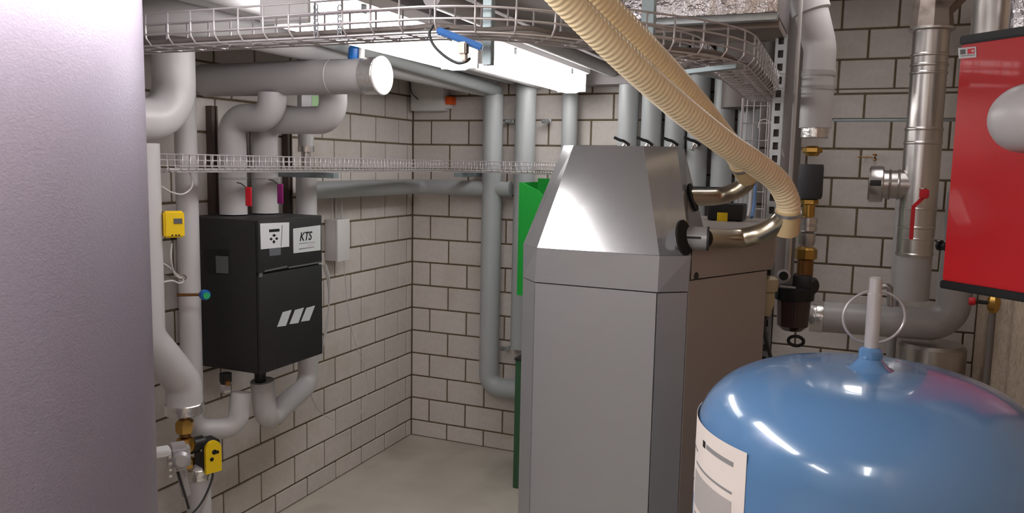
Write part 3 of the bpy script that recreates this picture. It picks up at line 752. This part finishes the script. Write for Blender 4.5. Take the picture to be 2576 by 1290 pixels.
obj('waist_band', prism(NB(), [V(p[0], p[1], ZW) for p in ft[:4]+[(2.208, -2.10), (1.69, -2.10)]], [V(p[0], p[1], ZU) for p in hb]), 'silver', t)
ht = [(1.809, -2.256), (1.850, -2.2865), (2.055, -2.2865), (2.134, -2.223), (2.11, -1.99), (1.80, -1.99)]
obj('hood', prism(NB(), [V(p[0], p[1], ZU+.0008) for p in hb], [V(p[0], p[1], ZT) for p in ht]), 'silver_hood', t, smooth=10)
# rear cover
rc_ = [(2.2105, -2.335), (2.388, -1.972), (2.35, -1.36), (1.66, -1.36), (1.71, -2.098), (2.2105, -2.098)]
obj('rear_cover', prism(NB(), [V(a, b_, 1.496) for a, b_ in rc_], [V(a, b_, 1.612) for a, b_ in rc_]), 'silver_side', t)
for px, py, yy in ((1790, 660, -2.26), (1744, 693, -2.34)):
    p = at(px, py, y=yy+.03); d = V(.89, -.45, 0)
    obj('thumb_screw', lathe(NB(), [(.005, 0), (.005, .012), (.011, .013), (.011, .022)], p-d*.012, d, 12), 'black_gloss', t)
# hose holes in the hood
hn = V(.96, -.2, .2).normalized()
h2 = at(1718, 598, x=2.196); h1 = at(1745, 497, x=2.168)
bm = lathe(NB(), [(.047, 0), (.047, .006)], h2, hn, 28); obj('hose_hole', bm, 'dark_hole', t)
bm = lathe(NB(), [(.042, 0), (.042, .006)], h1+V(-.005, 0, 0), V(.95, .0, .3), 28); obj('hose_hole', bm, 'dark_hole', t)
bm = NB(); obox(bm, at(1722, 497, x=2.155)+V(.0, 0, 0), V(.95, -.1, .3), Y, .008, .008, .008, .003); obj('thumb_screw', bm, 'black_gloss', t)
# steel elbows and suction hoses
def hose(label, pts, rr_, cuff_n, top_pt=None):
    sp = spline(pts, 60); n = len(sp)
    L_ = sum((sp[i+1]-sp[i]).length for i in range(n-1)); freq = L_/.0125
    # resample evenly for an even corrugation
    acc = [0]
    for i in range(n-1): acc.append(acc[-1]+(sp[i+1]-sp[i]).length)
    N_ = int(freq*6); res = []; j = 0
    for k in range(N_+1):
        s_ = L_*k/N_
        while j < n-2 and acc[j+1] < s_: j += 1
        res.append(sp[j].lerp(sp[j+1], (s_-acc[j])/max(acc[j+1]-acc[j], 1e-9)))
    rads = [rr_*(1+.024*math.sin(k/6*2*math.pi)) for k in range(N_+1)]
    t = thing('suction_hose', pts[-1], label, 'hose')
    obj('corrugated_tube', tube(NB(), res, rads, 28), 'hose', t, smooth=60)
    e0, e1 = res[-1], res[-1]+(res[-1]-res[-8]).normalized()*.055
    obj('end_cuff', tube(NB(), [e0-(e1-e0)*.25, e0, e1], rr_*1.08, 28), 'hose_cuff', t)
    obj('hose_clip', tube(NB(), [e0-(e1-e0)*.18, e0-(e1-e0)*.02], rr_*1.13, 28), 'galv', t)
    return t, e1
tA, eA = hose('front ribbed beige suction hose sweeping down to the lower steel elbow',
     [at(1330, -110, d=1.55), at(1425, 0, d=1.62), at(1565, 140, d=1.72), at(1700, 262, d=1.85), at(1820, 358, d=1.98), at(1895, 408, d=2.07), at(1955, 455, d=2.14), at(1982, 505, d=2.18), at(1982, 540, d=2.20)], .0315, 1)
tB, eB = hose('rear ribbed beige suction hose ending at the upper steel elbow',
     [at(1420, -100, d=1.68), at(1505, 0, d=1.74), at(1640, 140, d=1.88), at(1745, 255, d=2.05), at(1810, 335, d=2.22), at(1850, 385, d=2.32), at(1868, 415, d=2.36)], .033, 1)
def elbow(label, pts, r, sleeve):
    t = thing('steel_elbow', pts[0], label, 'elbow pipe')
    sp = spline(pts, 10)
    obj('bent_tube', tube(NB(), sp, r, 28), 'steel_warm', t)
    if sleeve: 
        obj('clamp_sleeve', tube(NB(), sleeve, r*1.12, 28), 'silver', t)
        a, b_ = Vector(sleeve[0]), Vector(sleeve[1]); q = (b_-a)
        bm = NB(); obox(bm, (a+b_)/2+V(0, -r*1.13, .004), q, Z, q.length*.38, .003, .002); obj('sleeve_slot', bm, 'ink', t)
        obj('sleeve_rim', tube(NB(), [b_, b_+q.normalized()*.006], r*1.17, 28), 'black', t)
    return t
s0 = at(1700, 597, x=2.17); s1_ = at(1778, 600, d=depth(s0)-.02)
elbow('lower bent steel tube leaving the boiler hood toward the front hose', [s1_-(s1_-s0)*.1, at(1850, 600, d=2.26), at(1910, 588, d=2.24), at(1952, 566, d=2.22), at(1975, 545, d=2.20)], .0275, [s0, s1_])
elbow('upper bent steel tube leaving the boiler hood toward the rear hose', [h1-V(.02, 0, 0), at(1800, 495, d=2.44), at(1850, 480, d=2.42), at(1880, 455, d=2.40), at(1880, 425, d=2.37)], .0255, None)

# things behind the boiler
p = at(1824, 568, z=1.613); zb_ = 1.6135
p = V(2.15, -1.62, zb_)
t = thing('control_unit', p, 'black control unit with yellow sticker on the boiler rear', 'controller')
zc1 = at(1825, 513, y=-1.62).z
xa, xb = at(1779, 540, y=-1.62).x, at(1868, 540, y=-1.62).x
bm = NB(); box(bm, (xa, -1.62, zb_), (xb, -1.50, zc1), .006); obj('housing', bm, 'black_gloss', t)
q0, q1 = at(1803, 562, y=-1.622), at(1831, 535, y=-1.622)
bm = NB(); box(bm, (q0.x, -1.6235, q0.z), (q1.x, -1.6205, q1.z), .0008); obj('yellow_sticker', bm, 'yellow', t)
bm = NB(); tube(bm, [V(xa+.02, -1.56, zc1), V(xa+.02, -1.56, zc1+.02)], .012, 12); obj('gland', bm, 'black', t)
a, b_ = at(1885, 530, y=-1.5), at(1862, 430, y=-1.5)
for k, px in enumerate((1890, 1900)):
    q = [at(px, 440, y=-.84), at(px, 480, y=-1.1), at(px-5, 530, y=-1.36), V(at(px-10, 560, y=-1.42).x, -1.42, 1.618)]
    tag(obj('control_lead', tube(NB(), spline(q), .006, 8), ['cable_grey', 'label_blue'][k]), ['white lead dropping from the vertical tray behind the boiler', 'blue-grey lead dropping from the vertical tray behind the boiler'][k], 'cable')
tag(obj('white_lead_loop', tube(NB(), spline([at(a, b_, y=-1.15) for a, b_ in ((1908, 322), (1912, 305), (1925, 300), (1938, 308), (1948, 330), (1962, 365), (1972, 395))]), .0028, 8), 'white_plastic'), 'white cable loop curling beside the slotted strut', 'cable')
bracket(V(1.78, -.2, 1.690), V(2.1, -.2, 1.690), .008, 'dark rail crossing the feet of the right grey risers', 'black', .01)
t = thing('beige_pump', at(1928, 800, y=-1.6), 'beige plastic knob and funnel at the rear right of the boiler', 'pump')
p = at(1932, 715, y=-1.85)
obj('round_head', lathe(NB(), [(.02, -.026), (.03, -.02), (.032, 0), (.03, .018), (.018, .026)], p, Z, 20), 'beige_plastic', t)
obj('funnel', lathe(NB(), [(.012, -.075), (.014, -.07), (.024, -.03), (.022, 0)], p-Z*.026, Z, 20), 'beige_plastic', t)
obj('hose_tail', tube(NB(), spline([p-Z*.1, p+V(-.005, 0, -.14), p+V(.01, 0, -.2), p+V(.03, 0, -.26)]), .006, 8), 'cable_dark', t)

# ------------------------------------------------------------------ foil duct
t = thing('foil_duct', (2.0, -1.5, 2.32), 'foil-wrapped rectangular duct crossing above the risers at top', 'duct')
bm = NB(); box(bm, (1.70, -1.58, 2.325), (2.325, -1.1, 2.52), .006); obj('foil_wrap', bm, 'foil', t)
bm = NB(); box(bm, (1.70, -1.585, 2.30), (2.325, -1.55, 2.3245), .002); obj('galvanised_edge', bm, 'galv', t)
bm = NB(); box(bm, (1.72, -1.45, 2.295), (2.32, -1.12, 2.3245), .002); obj('underside_panel', bm, 'steel_dirty', t)
pp = at(1800, 100, y=-1.0)
pipe('foil_flex_duct', [V(1.62, -1.0, 2.26), V(1.95, -.95, 2.25), V(2.10, -.85, 2.22), V(2.13, -.5, 2.2)], .055, 'foil', 'crinkled foil flex duct seen through the upper wire tray', fr=.1)

# ------------------------------------------------------------------ right riser with brass string
RX, RY = 2.441, -1.0
zr1 = at(2050, 322, y=RY).z
u0 = at(2048, 0, y=RY)
t = thing('right_riser', (RX, RY, zr1), 'big light grey insulated riser curving at top, ending in a foil collar', 'pipe')
rr1 = .062
obj('insulation_jacket', tube(NB(), [V(2.32, RY, 2.84), V(2.34, RY, 2.60), V(2.40, RY, 2.42), V(RX, RY, 2.28), V(RX, RY, zr1)], lambda f: .088-.0255*min(1, f*1.4), 32, .18), 'pvc', t)
obj('jacket_seam', lathe(NB(), [(.0645, -.012), (.066, -.006), (.0645, 0), (.066, .006), (.0645, .012)], (RX, RY, at(2050, 185, y=RY).z), seg=32), 'pvc_grey', t)
obj('jacket_seam', lathe(NB(), [(.064, -.008), (.064, .008)], (RX, RY, at(2050, 222, y=RY).z), seg=32), 'pvc_grey', t)
obj('foil_collar', lathe(NB(), [(.052, -.022), (.0535, -.02), (.0535, .02), (.052, .022)], (RX, RY, at(2049, 333, y=RY).z), seg=32), 'aluminium_band', t)
def rz(py): return at(2040, py, y=RY).z
RX2 = at(2041, 420, y=RY).x
t = thing('brass_valve_string', (RX2, RY, rz(660)), 'string of brass couplings with a black sleeve under the right riser', 'valve')
obj('upper_nipple', lathe(NB(), [(0.0244, 0), (0.0293, .01), (0.0293, .03), (0.0220, .04)], (RX2, RY, rz(392)), seg=16), 'brass', t)
obj('hex_nut', lathe(NB(), [(0.0329, 0), (0.0390, .004), (0.0390, .02), (0.0329, .024)], (RX2, RY, rz(385)), seg=6), 'brass', t)
obj('black_sleeve', lathe(NB(), [(0.0439, 0), (0.0488, .012), (0.0488, .125), (0.0464, .14)], (RX2, RY, rz(500)), seg=32), 'dark_rubber', t)
obj('lower_nut', lathe(NB(), [(0.0268, 0), (0.0354, .004), (0.0354, .02), (0.0268, .026)], (RX2, RY, rz(515)), seg=6), 'brass', t)
obj('neck', tube(NB(), [V(RX2, RY, rz(548)), V(RX2, RY, rz(512))], .024, 16), 'brass', t)
obj('steel_coupling', lathe(NB(), [(0.0317, 0), (0.0378, .004), (0.0378, .022), (0.0342, .024), (0.0342, .03), (0.0378, .032), (0.0378, .056), (0.0317, .06)], (RX2, RY, rz(582)), seg=24), 'steel', t)
obj('steel_tail', lathe(NB(), [(0.0268, 0), (0.0329, .012), (0.0329, .05), (0.0268, .056)], (RX2, RY, rz(618)), seg=16), 'steel', t)
obj('bronze_nut', lathe(NB(), [(0.0317, 0), (0.0439, .008), (0.0439, .045), (0.0317, .055)], (RX2, RY, rz(655)), seg=8), 'brass', t)
obj('bronze_neck', tube(NB(), [V(RX2, RY, rz(700)), V(RX2, RY, rz(650))], .032, 16), 'bronze', t)
# black filter unit
fc = at(1995, 790, y=RY)
t = thing('water_filter', (fc.x, RY, at(1995, 880, y=RY).z), 'black water filter with dark bowl, below the brass string', 'filter')
obj('bowl', lathe(NB(), [(.04, 0), (.062, .02), (.068, .12), (.074, .15)], (fc.x, RY, at(1995, 830, y=RY).z), seg=28), 'clear_bowl', t)
obj('head', lathe(NB(), [(.078, 0), (.08, .01), (.08, .05), (.05, .062)], (fc.x, RY, at(1995, 752, y=RY).z), seg=28), 'black_gloss', t)
obj('valve_body', box(NB(), V(RX2-.045, RY-.05, at(2040, 750, y=RY).z), V(RX2+.03, RY+.04, at(2040, 690, y=RY).z), .012), 'black_gloss', t)
obj('side_knob', lathe(NB(), [(.02, 0), (.036, .01), (.036, .03), (.026, .04)], (RX2+.012, RY, at(2040, 718, y=RY).z), V(.8, -.6, 0), 18), 'black', t)
obj('grip_ring', tube(NB(), [V(fc.x+.02+.03*math.cos(a), RY-.04, at(1995, 852, y=RY).z+.02*math.sin(a)) for a in [k*math.pi/8 for k in range(17)]], .007, 8), 'black_gloss', t)
obj('tie_rod', tube(NB(), [V(fc.x-.085, RY-.06, at(1995, 705, y=RY).z), V(fc.x-.085, RY-.06, at(1955, 880, y=RY).z)], .012, 10), 'black', t)
obj('gauge', lathe(NB(), [(.024, 0), (.027, .008), (.027, .02), (.022, .022)], (at(1975, 690, y=RY).x, RY-.05, at(1975, 690, y=RY).z), V(.0, -1, .1), 20), 'cast_grey', t)
obj('gauge_face', lathe(NB(), [(.018, 0), (.018, .004)], (at(1975, 690, y=RY).x, RY-.0725, at(1975, 690, y=RY).z+.002), V(.0, -1, .1), 20), 'ink', t)
obj('steel_rod', tube(NB(), [at(1962, 720, y=RY-.08), at(2002, 724, y=RY-.08)], .005, 8), 'steel', t)
obj('impulse_tube', tube(NB(), [V(at(1985, 640, y=RY).x, RY-.02, 1.62), V(at(1985, 640, y=RY).x, RY-.02, at(1985, 690, y=RY).z)], .013, 10), 'steel', t)

# ------------------------------------------------------------------ flues at right
FX, FY = 2.862, -.6
t = thing('steel_flue', (FX, FY, 1.2), 'stainless vertical flue pipe with ribbed joints and a side stub', 'flue')
def fzz(py): return at(2330, py, y=FY).z
obj('lower_tube', tube(NB(), [V(FX, FY, fzz(755)), V(FX, FY, fzz(640))], .072, 40), 'pvc_grey', t)
obj('middle_tube', tube(NB(), [V(FX, FY, fzz(645)), V(FX, FY, fzz(330))], .074, 40), 'steel', t)
obj('upper_tube', tube(NB(), [V(FX, FY, fzz(330)), V(FX, FY, fzz(100)+.05)], .071, 40), 'steel', t)
for py, rr_ in ((640, .077), (600, .0755), (572, .0765), (525, .0755), (360, .077), (325, .0765), (185, .075), (165, .075), (140, .0755)):
    obj('joint_ring', lathe(NB(), [(rr_-.003, -.007), (rr_, -.003), (rr_, .003), (rr_-.003, .007)], (FX, FY, fzz(py)), seg=40), 'steel', t)
st0, st1 = V(FX, FY, fzz(468)), at(2187, 467, y=FY)
sd_ = V(-1, 0, .0)
obj('side_stub', tube(NB(), [V(FX-.02, FY, fzz(466)), V(st1.x+.05, FY, fzz(466))], .062, 32), 'steel', t)
obj('stub_collar', lathe(NB(), [(.078, 0), (.08, .004), (.08, .05), (.076, .055)], (st1.x, FY, fzz(466)), X, 32), 'steel', t)
for k in (.08, .115): obj('joint_ring', lathe(NB(), [(.064, -.005), (.068, 0), (.064, .005)], (st1.x+k, FY, fzz(466)), X, 32), 'steel', t)
obj('stub_cover', lathe(NB(), [(.07, 0), (.07, .004)], (st1.x-.0045, FY, fzz(466)), X, 32), 'steel_dirty', t)
bm = NB(); box(bm, (st1.x+.0, FY-.09, fzz(470)), (st1.x+.045, FY-.078, fzz(455)), .003); obj('clip_latch', bm, 'black', t)
ez = fzz(75)
t = thing('dirty_flue_elbow', (FX+.03, FY, ez), 'smudged grey metal elbow above the stainless flue', 'flue')
obj('elbow', tube(NB(), [V(FX, FY, ez), V(FX, FY, ez+.10), V(FX+.12, FY+.02, ez+.24), V(FX+.3, FY+.02, ez+.3)], .085, 8, 0), 'steel_dirty', t, smooth=0)
obj('rim', lathe(NB(), [(.083, 0), (.09, .004), (.09, .012), (.083, .016)], (FX, FY, ez-.008), seg=32), 'steel', t)
obj('tee_arm', tube(NB(), [V(FX+.04, FY, ez+.15), V(FX-.12, FY+.1, ez+.24)], .06, 20), 'steel_dirty', t)
t = thing('thick_flue', (3.08, -.9, 2.2), 'broad shiny steel flue rising above the red box', 'flue')
obj('tube', tube(NB(), [V(3.05, -.9, 2.0), V(3.05, -.9, 2.84)], .075, 32), 'steel', t)
pipe('crinkled_flue', [V(3.12, -1.15, 2.0), V(3.12, -1.15, 2.84)], .055, 'foil', 'crinkled foil pipe at the top right behind the red box')
# rail and wall nail
p0 = at(2096, 303, y=-.35); p1 = at(2395, 303, y=-.35)
bm = NB(); box(bm, (p0.x, -.365, p0.z-.006), (3.19, -.335, p0.z+.006), .001)
tag(obj('support_rail', bm, 'galv_rail'), 'thin galvanised rail running level across the stainless flue', 'rail')
p = at(2200, 395, y=-.03)
t = thing('wall_hook', (p.x, 0, p.z-.02), 'small brown screw hook on the block wall left of the flue', 'hook')
obj('rod', tube(NB(), [p+V(-.08, 0, 0), p+V(-.01, 0, 0)], .003, 8), 'bronze', t)
obj('hook_end', tube(NB(), spline([p+V(-.01, 0, .014), p+V(.008, 0, .012), p+V(0, 0, 0), p+V(.008, 0, -.012), p+V(-.005, 0, -.016)], 4), .004, 8), 'bronze', t)
obj('anchor', tube(NB(), [p+V(-.04, 0, 0), V(p.x-.04, -.001, p.z)], .003, 8), 'bronze', t)

# large low pipe
HY = -.42
h0, h1_ = at(2036, 797, y=HY), at(2372, 803, y=HY)
hz_ = h0.z*.5+at(2300, 803, y=HY).z*.5; hr = .073
t = thing('low_header_pipe', (2.9, HY, hz_), 'thick grey header pipe along the back wall, bending up behind the red box', 'pipe')
obj('insulation_jacket', tube(NB(), [V(2.46, HY, hz_-.01), V(3.045, HY, hz_), V(3.06, HY, hz_+.6)], hr, 36, .11, nf=12), 'pvc_grey', t)
obj('foil_band', lathe(NB(), [(hr+.002, -.03), (hr+.003, -.025), (hr+.003, .025), (hr+.002, .03)], (2.475, HY, hz_-.01), X, 36), 'aluminium_band', t)
obj('bare_pipe_end', tube(NB(), [V(2.36, HY, hz_-.01), V(2.46, HY, hz_-.01)], .03, 16), 'bronze', t)
# small bent pipe behind the ring
q = at(2225, 710, y=-.2)
pipe('bypass_bend', [V(at(2265, 500, y=-.15).x, -.15, at(2265, 500, y=-.15).z), V(at(2262, 700, y=-.15).x, -.15, 0)], .022, 'pvc_grey', 'slim grey pipe behind the stainless flue on the block wall')
pipe('small_elbow', [V(at(2240, 760, y=-.42).x, -.42, hz_+.07), V(at(2240, 712, y=-.42).x, -.42, at(2240, 718, y=-.42).z), V(at(2208, 716, y=-.42).x, -.42, at(2208, 722, y=-.42).z), V(at(2200, 716, y=-.42).x, -.42, at(2208, 740, y=-.42).z)], .014, 'steel', 'small steel elbow rising behind the ring handle', fr=.02)
# stainless barrel under the header
c_ = at(2340, 900, y=-.42)
t = thing('steel_barrel', (c_.x, -.45, 0), 'wide stainless vessel under the thick header pipe', 'vessel')
obj('shell', lathe(NB(), [(.14, .1), (.145, .12), (.145, hz_-.10), (.13, hz_-.085)], (c_.x, -.42, 0), seg=48), 'steel', t)
obj('foot', lathe(NB(), [(.12, 0), (.12, .1)], (c_.x, -.42, 0), seg=32), 'black', t)
# red lever
lv = [at(2328, 478, y=-.9), at(2322, 497, y=-.9), at(2298, 520, y=-.92), at(2292, 600, y=-.92)]
t = thing('lever_valve', lv[0], 'red lever handle in front of the stainless flue', 'valve')
bm = NB()
for a, b_ in zip(lv[1:], lv[2:]):
    d = (b_-a).normalized(); obox(bm, (a+b_)/2, d, Y, (b_-a).length/2+.003, .003, .0075, .001)
obj('lever', bm, 'red_plastic', t)
bm = NB(); obox(bm, (lv[0]+lv[1])/2, X, Z, .017, .018, .014, .004); obj('hub', bm, 'red_plastic', t)
obj('stem', tube(NB(), [lv[0]+V(0, .01, 0), V(lv[0].x, -.684, lv[0].z)], .008, 10), 'bronze', t)
# red-knob valve
p = at(2470, 762, y=-.9); 
t = thing('drain_valve', p-Z*.05, 'small brass valve with red knob below the red box', 'valve')
obj('red_knob', lathe(NB(), [(.014, 0), (.016, .004), (.016, .02), (.012, .024)], at(2437, 757, y=-.9), X, 12), 'red_plastic', t)
obj('stem', tube(NB(), [at(2446, 757, y=-.9), at(2490, 762, y=-.9)], .008, 10), 'black_gloss', t)
p = at(2500, 762, y=-.9)
obj('body', lathe(NB(), [(.012, -.04), (.022, -.025), (.026, 0), (.022, .02), (.016, .04)], p, Z, 8), 'brass', t)
obj('riser', tube(NB(), [V(p.x, -.9, p.z+.03), V(p.x, -.9, p.z+.16)], .012, 10), 'bronze', t)
obj('drop_pipe', tube(NB(), [V(p.x, -.9, p.z-.03), V(p.x, -.9, .25)], .012, 10), 'dark_pipe', t)
obj('drop_elbow', tube(NB(), [V(p.x, -.9, .26), V(p.x, -.9, .24), V(3.195, -.9, .24)], .012, 10, .01), 'dark_pipe', t)

# ------------------------------------------------------------------ red wall cabinet at right
rd_ = V(.712, -.702, 0); rn = V(-.702, -.712, 0)
r0 = at(2393, 410, d=2.0); RC = V(r0.x, r0.y, 0); RZ0 = at(2380, 730, d=2.0).z; RZ1 = at(2412, 96, d=2.0).z
wR = .42
def rbox(nm, a0, a1, z0, z1, n0, n1, m_, bev=.003, par=None):
    c = RC+rd_*(a0+a1)/2+rn*(n0+n1)/2+Z*(z0+z1)/2
    bm = NB(); obox(bm, c, rd_, rn, (a1-a0)/2, (n1-n0)/2, (z1-z0)/2, bev); return obj(nm, bm, m_, par or t)
t = thing('red_cabinet', RC+rd_*.2+Z*RZ0, 'red hanging station cabinet with black top and bottom rims', 'cabinet')
rbox('front_cover', 0, wR, RZ0+.021, RZ1-.022, -.09, 0, 'red_paint')
rbox('bottom_rim', -.004, wR, RZ0, RZ0+.0205, -.095, .003, 'black_gloss')
rbox('top_rim', -.004, wR, RZ1-.0215, RZ1, -.095, .003, 'black_gloss')
rbox('side_flange', -.022, -.0045, RZ0+.03, RZ1-.03, -.06, -.045, 'red_paint')
bm = NB()
for k in range(24):
    z_ = RZ0+.2+k*.014; c = RC+rd_*-.013+rn*-.0445+Z*z_; obox(bm, c, rd_, rn, .003, .001, .0035)
h_ = obj('slot_row', bm, 'sticker_white', t); h_['kind'] = 'stuff'
c = RC+rd_*-.03+rn*-.05+Z*at(2355, 625, d=2.0).z
obj('side_knob', lathe(NB(), [(.014, 0), (.014, .006), (.006, .008), (.006, .018), (.014, .02), (.014, .027)], c, -rd_, 14), 'black_gloss', t)
rbox('white_bracket', -.034, -.0225, at(2365, 690, d=2.0).z, at(2365, 612, d=2.0).z, -.07, -.045, 'sticker_white')
def onr(px, py, off=.0005):
    r = FWD+RGT*(px-1288)/FPX-UPV*(py-645)/FPX; P0 = RC+rn*off
    tt = (P0-CAM).dot(rn)/r.dot(rn); return CAM+r*tt
s_ = obj('approval_sticker', poly(NB(), [onr(2412, 148), onr(2457, 144), onr(2456, 117), onr(2411, 121)], rn*.001), 'sticker_white', t)
def rp(nm, q, m_): return obj(nm, poly(NB(), [onr(a, b_, .0017) for a, b_ in q], rn*.0005), m_, s_)
rp('grey_mark', [(2416, 137), (2429, 136), (2429, 124), (2416, 125)], 'grey_plate')
rp('red_mark', [(2434, 136), (2452, 134), (2452, 121), (2434, 123)], 'red_plastic')
o_ = obj('white_cross', poly(NB(), [onr(a, b_, .0023) for a, b_ in ((2446, 131), (2449, 131), (2449, 125), (2446, 125))], rn*.0004), 'sticker_white', s_)
o_ = obj('white_cross', poly(NB(), [onr(a, b_, .0028) for a, b_ in ((2443, 129.5), (2451, 129), (2451, 126.5), (2443, 127))], rn*.0004), 'sticker_white', s_)
rp('text_line', [(2417, 142), (2452, 139), (2452, 137), (2417, 140)], 'faint_ink')
# insulated elbow in front of the red cabinet
e0 = onr(2640, 305, .0); e1 = e0+rn*.11
dirp = V(.88, -.45, .10).normalized()
pipe('insulated_elbow', [e0, e1+rn*.02, e1+rn*.02+dirp*.45], .072, 'pvc', 'light grey insulated elbow projecting in front of the red cabinet', fr=.05, seg=40)

# ------------------------------------------------------------------ blue expansion tank
BC = at(2190, 893, d=1.45); bz = BC.z; BR = .298
t = thing('expansion_tank', (BC.x, BC.y, 0), 'large glossy blue domed expansion tank in the lower right foreground', 'tank')
prof = [(BR*.8, .03), (BR, .06), (BR, bz-.175)]
dome_h = .15
for k in range(0, 21):
    a = k/20*math.pi/2
    ca = math.cos(a)**.62; sa = math.sin(a)**.95
    prof.append((BR*ca if k < 20 else 0, bz-.165+dome_h*.94*sa if k else bz-.165))
obj('shell', lathe(NB(), prof, (BC.x, BC.y, 0), seg=128), 'blue_paint', t, smooth=60)
obj('foot_ring', lathe(NB(), [(.2, 0), (.2, .029)], (BC.x, BC.y, 0), seg=48), 'black', t)
top = V(BC.x, BC.y, bz-.020)
obj('boss', lathe(NB(), [(.05, -.008), (.034, -.002), (.025, .007), (.019, .014), (.0205, .018), (.0205, .03), (.014, .035)], top, seg=32), 'blue_paint', t)
ptop = at(2201, 722, d=depth(top)+.0); dd = V(BC.x, BC.y, ptop.z)
obj('rod', lathe(NB(), [(.012, 0), (.012, (dd.z-top.z)-.03), (.0105, (dd.z-top.z)-.028), (.0105, dd.z-top.z-.002), (.008, dd.z-top.z)], top+Z*.02, seg=20), 'cast_grey', t)
rc0 = at(2199, 800, d=depth(top)+.02); 
obj('ring_handle', tube(NB(), [rc0+RGT*(.057*math.cos(a))+Z*(.049*math.sin(a)) + V(0, .012, 0) for a in [k*math.pi/24 for k in range(49)]], .0024, 8, caps=False), 'cast_grey', t)
# paper label wrapped on shell
def onblue(px, py):
    r = FWD+RGT*(px-1288)/FPX-UPV*(py-645)/FPX
    a = r.x**2+r.y**2; dx, dy = CAM.x-BC.x, CAM.y-BC.y; R_ = BR+.0012
    bq = 2*(r.x*dx+r.y*dy); c = dx*dx+dy*dy-R_*R_; D = bq*bq-4*a*c
    D = max(D, 0); return CAM+r*((-bq-math.sqrt(D))/(2*a))
pl, pr = onblue(1772, 1090), onblue(1879, 1140)
al, ar = math.atan2(pl.y-BC.y, pl.x-BC.x), math.atan2(pr.y-BC.y, pr.x-BC.x)
if al > 0: al -= 2*math.pi
zl = onblue(1879, 1140).z
def lab(nm, a0, a1, z0, z1, off, m_, par):
    bm = NB(); n = max(2, int(abs(a1-a0)*30)); R0, R1 = BR+off, BR+off+.0006
    V_ = []
    for k in range(n+1):
        a = a0+(a1-a0)*k/n; V_.append([bm.verts.new((BC.x+R*math.cos(a), BC.y+R*math.sin(a), z)) for R, z in ((R0, z0), (R1, z0), (R1, z1), (R0, z1))])
    for A, B in zip(V_, V_[1:]):
        for j in range(4): bm.faces.new((A[j], A[(j+1) % 4], B[(j+1) % 4], B[j]))
    bm.faces.new(V_[0]); bm.faces.new(V_[-1][::-1])
    return obj(nm, bm, m_, par)
al = ar-1.0
lb_ = lab('paper_label', al, ar, zl-.35, zl, .0006, 'paper', t)
wA = ar-al
def fr_(f): return al+wA*f
lab('heading', fr_(.60), fr_(.9), zl-.034, zl-.026, .0014, 'faint_ink', lb_)
lab('emblem', fr_(.54), fr_(.58), zl-.036, zl-.024, .0014, 'ink', lb_)
lab('text_line', fr_(.1), fr_(.42), zl-.060, zl-.056, .0014, 'faint_ink', lb_)
lab('text_line', fr_(.40), fr_(.9), zl-.082, zl-.078, .0014, 'faint_ink', lb_)
lab('text_line', fr_(.1), fr_(.32), zl-.125, zl-.122, .0014, 'faint_ink', lb_)
lab('picture', fr_(.38), fr_(.9), zl-.16, zl-.095, .0014, 'paper_grey', lb_)
lab('frame_bar', fr_(.30), fr_(.325), zl-.34, zl-.15, .0014, 'label_blue', lb_)
lab('frame_bar', fr_(.82), fr_(.86), zl-.34, zl-.18, .0014, 'label_blue', lb_)
lab('text_line', fr_(.42), fr_(.8), zl-.175, zl-.172, .0022, 'faint_ink', lb_)
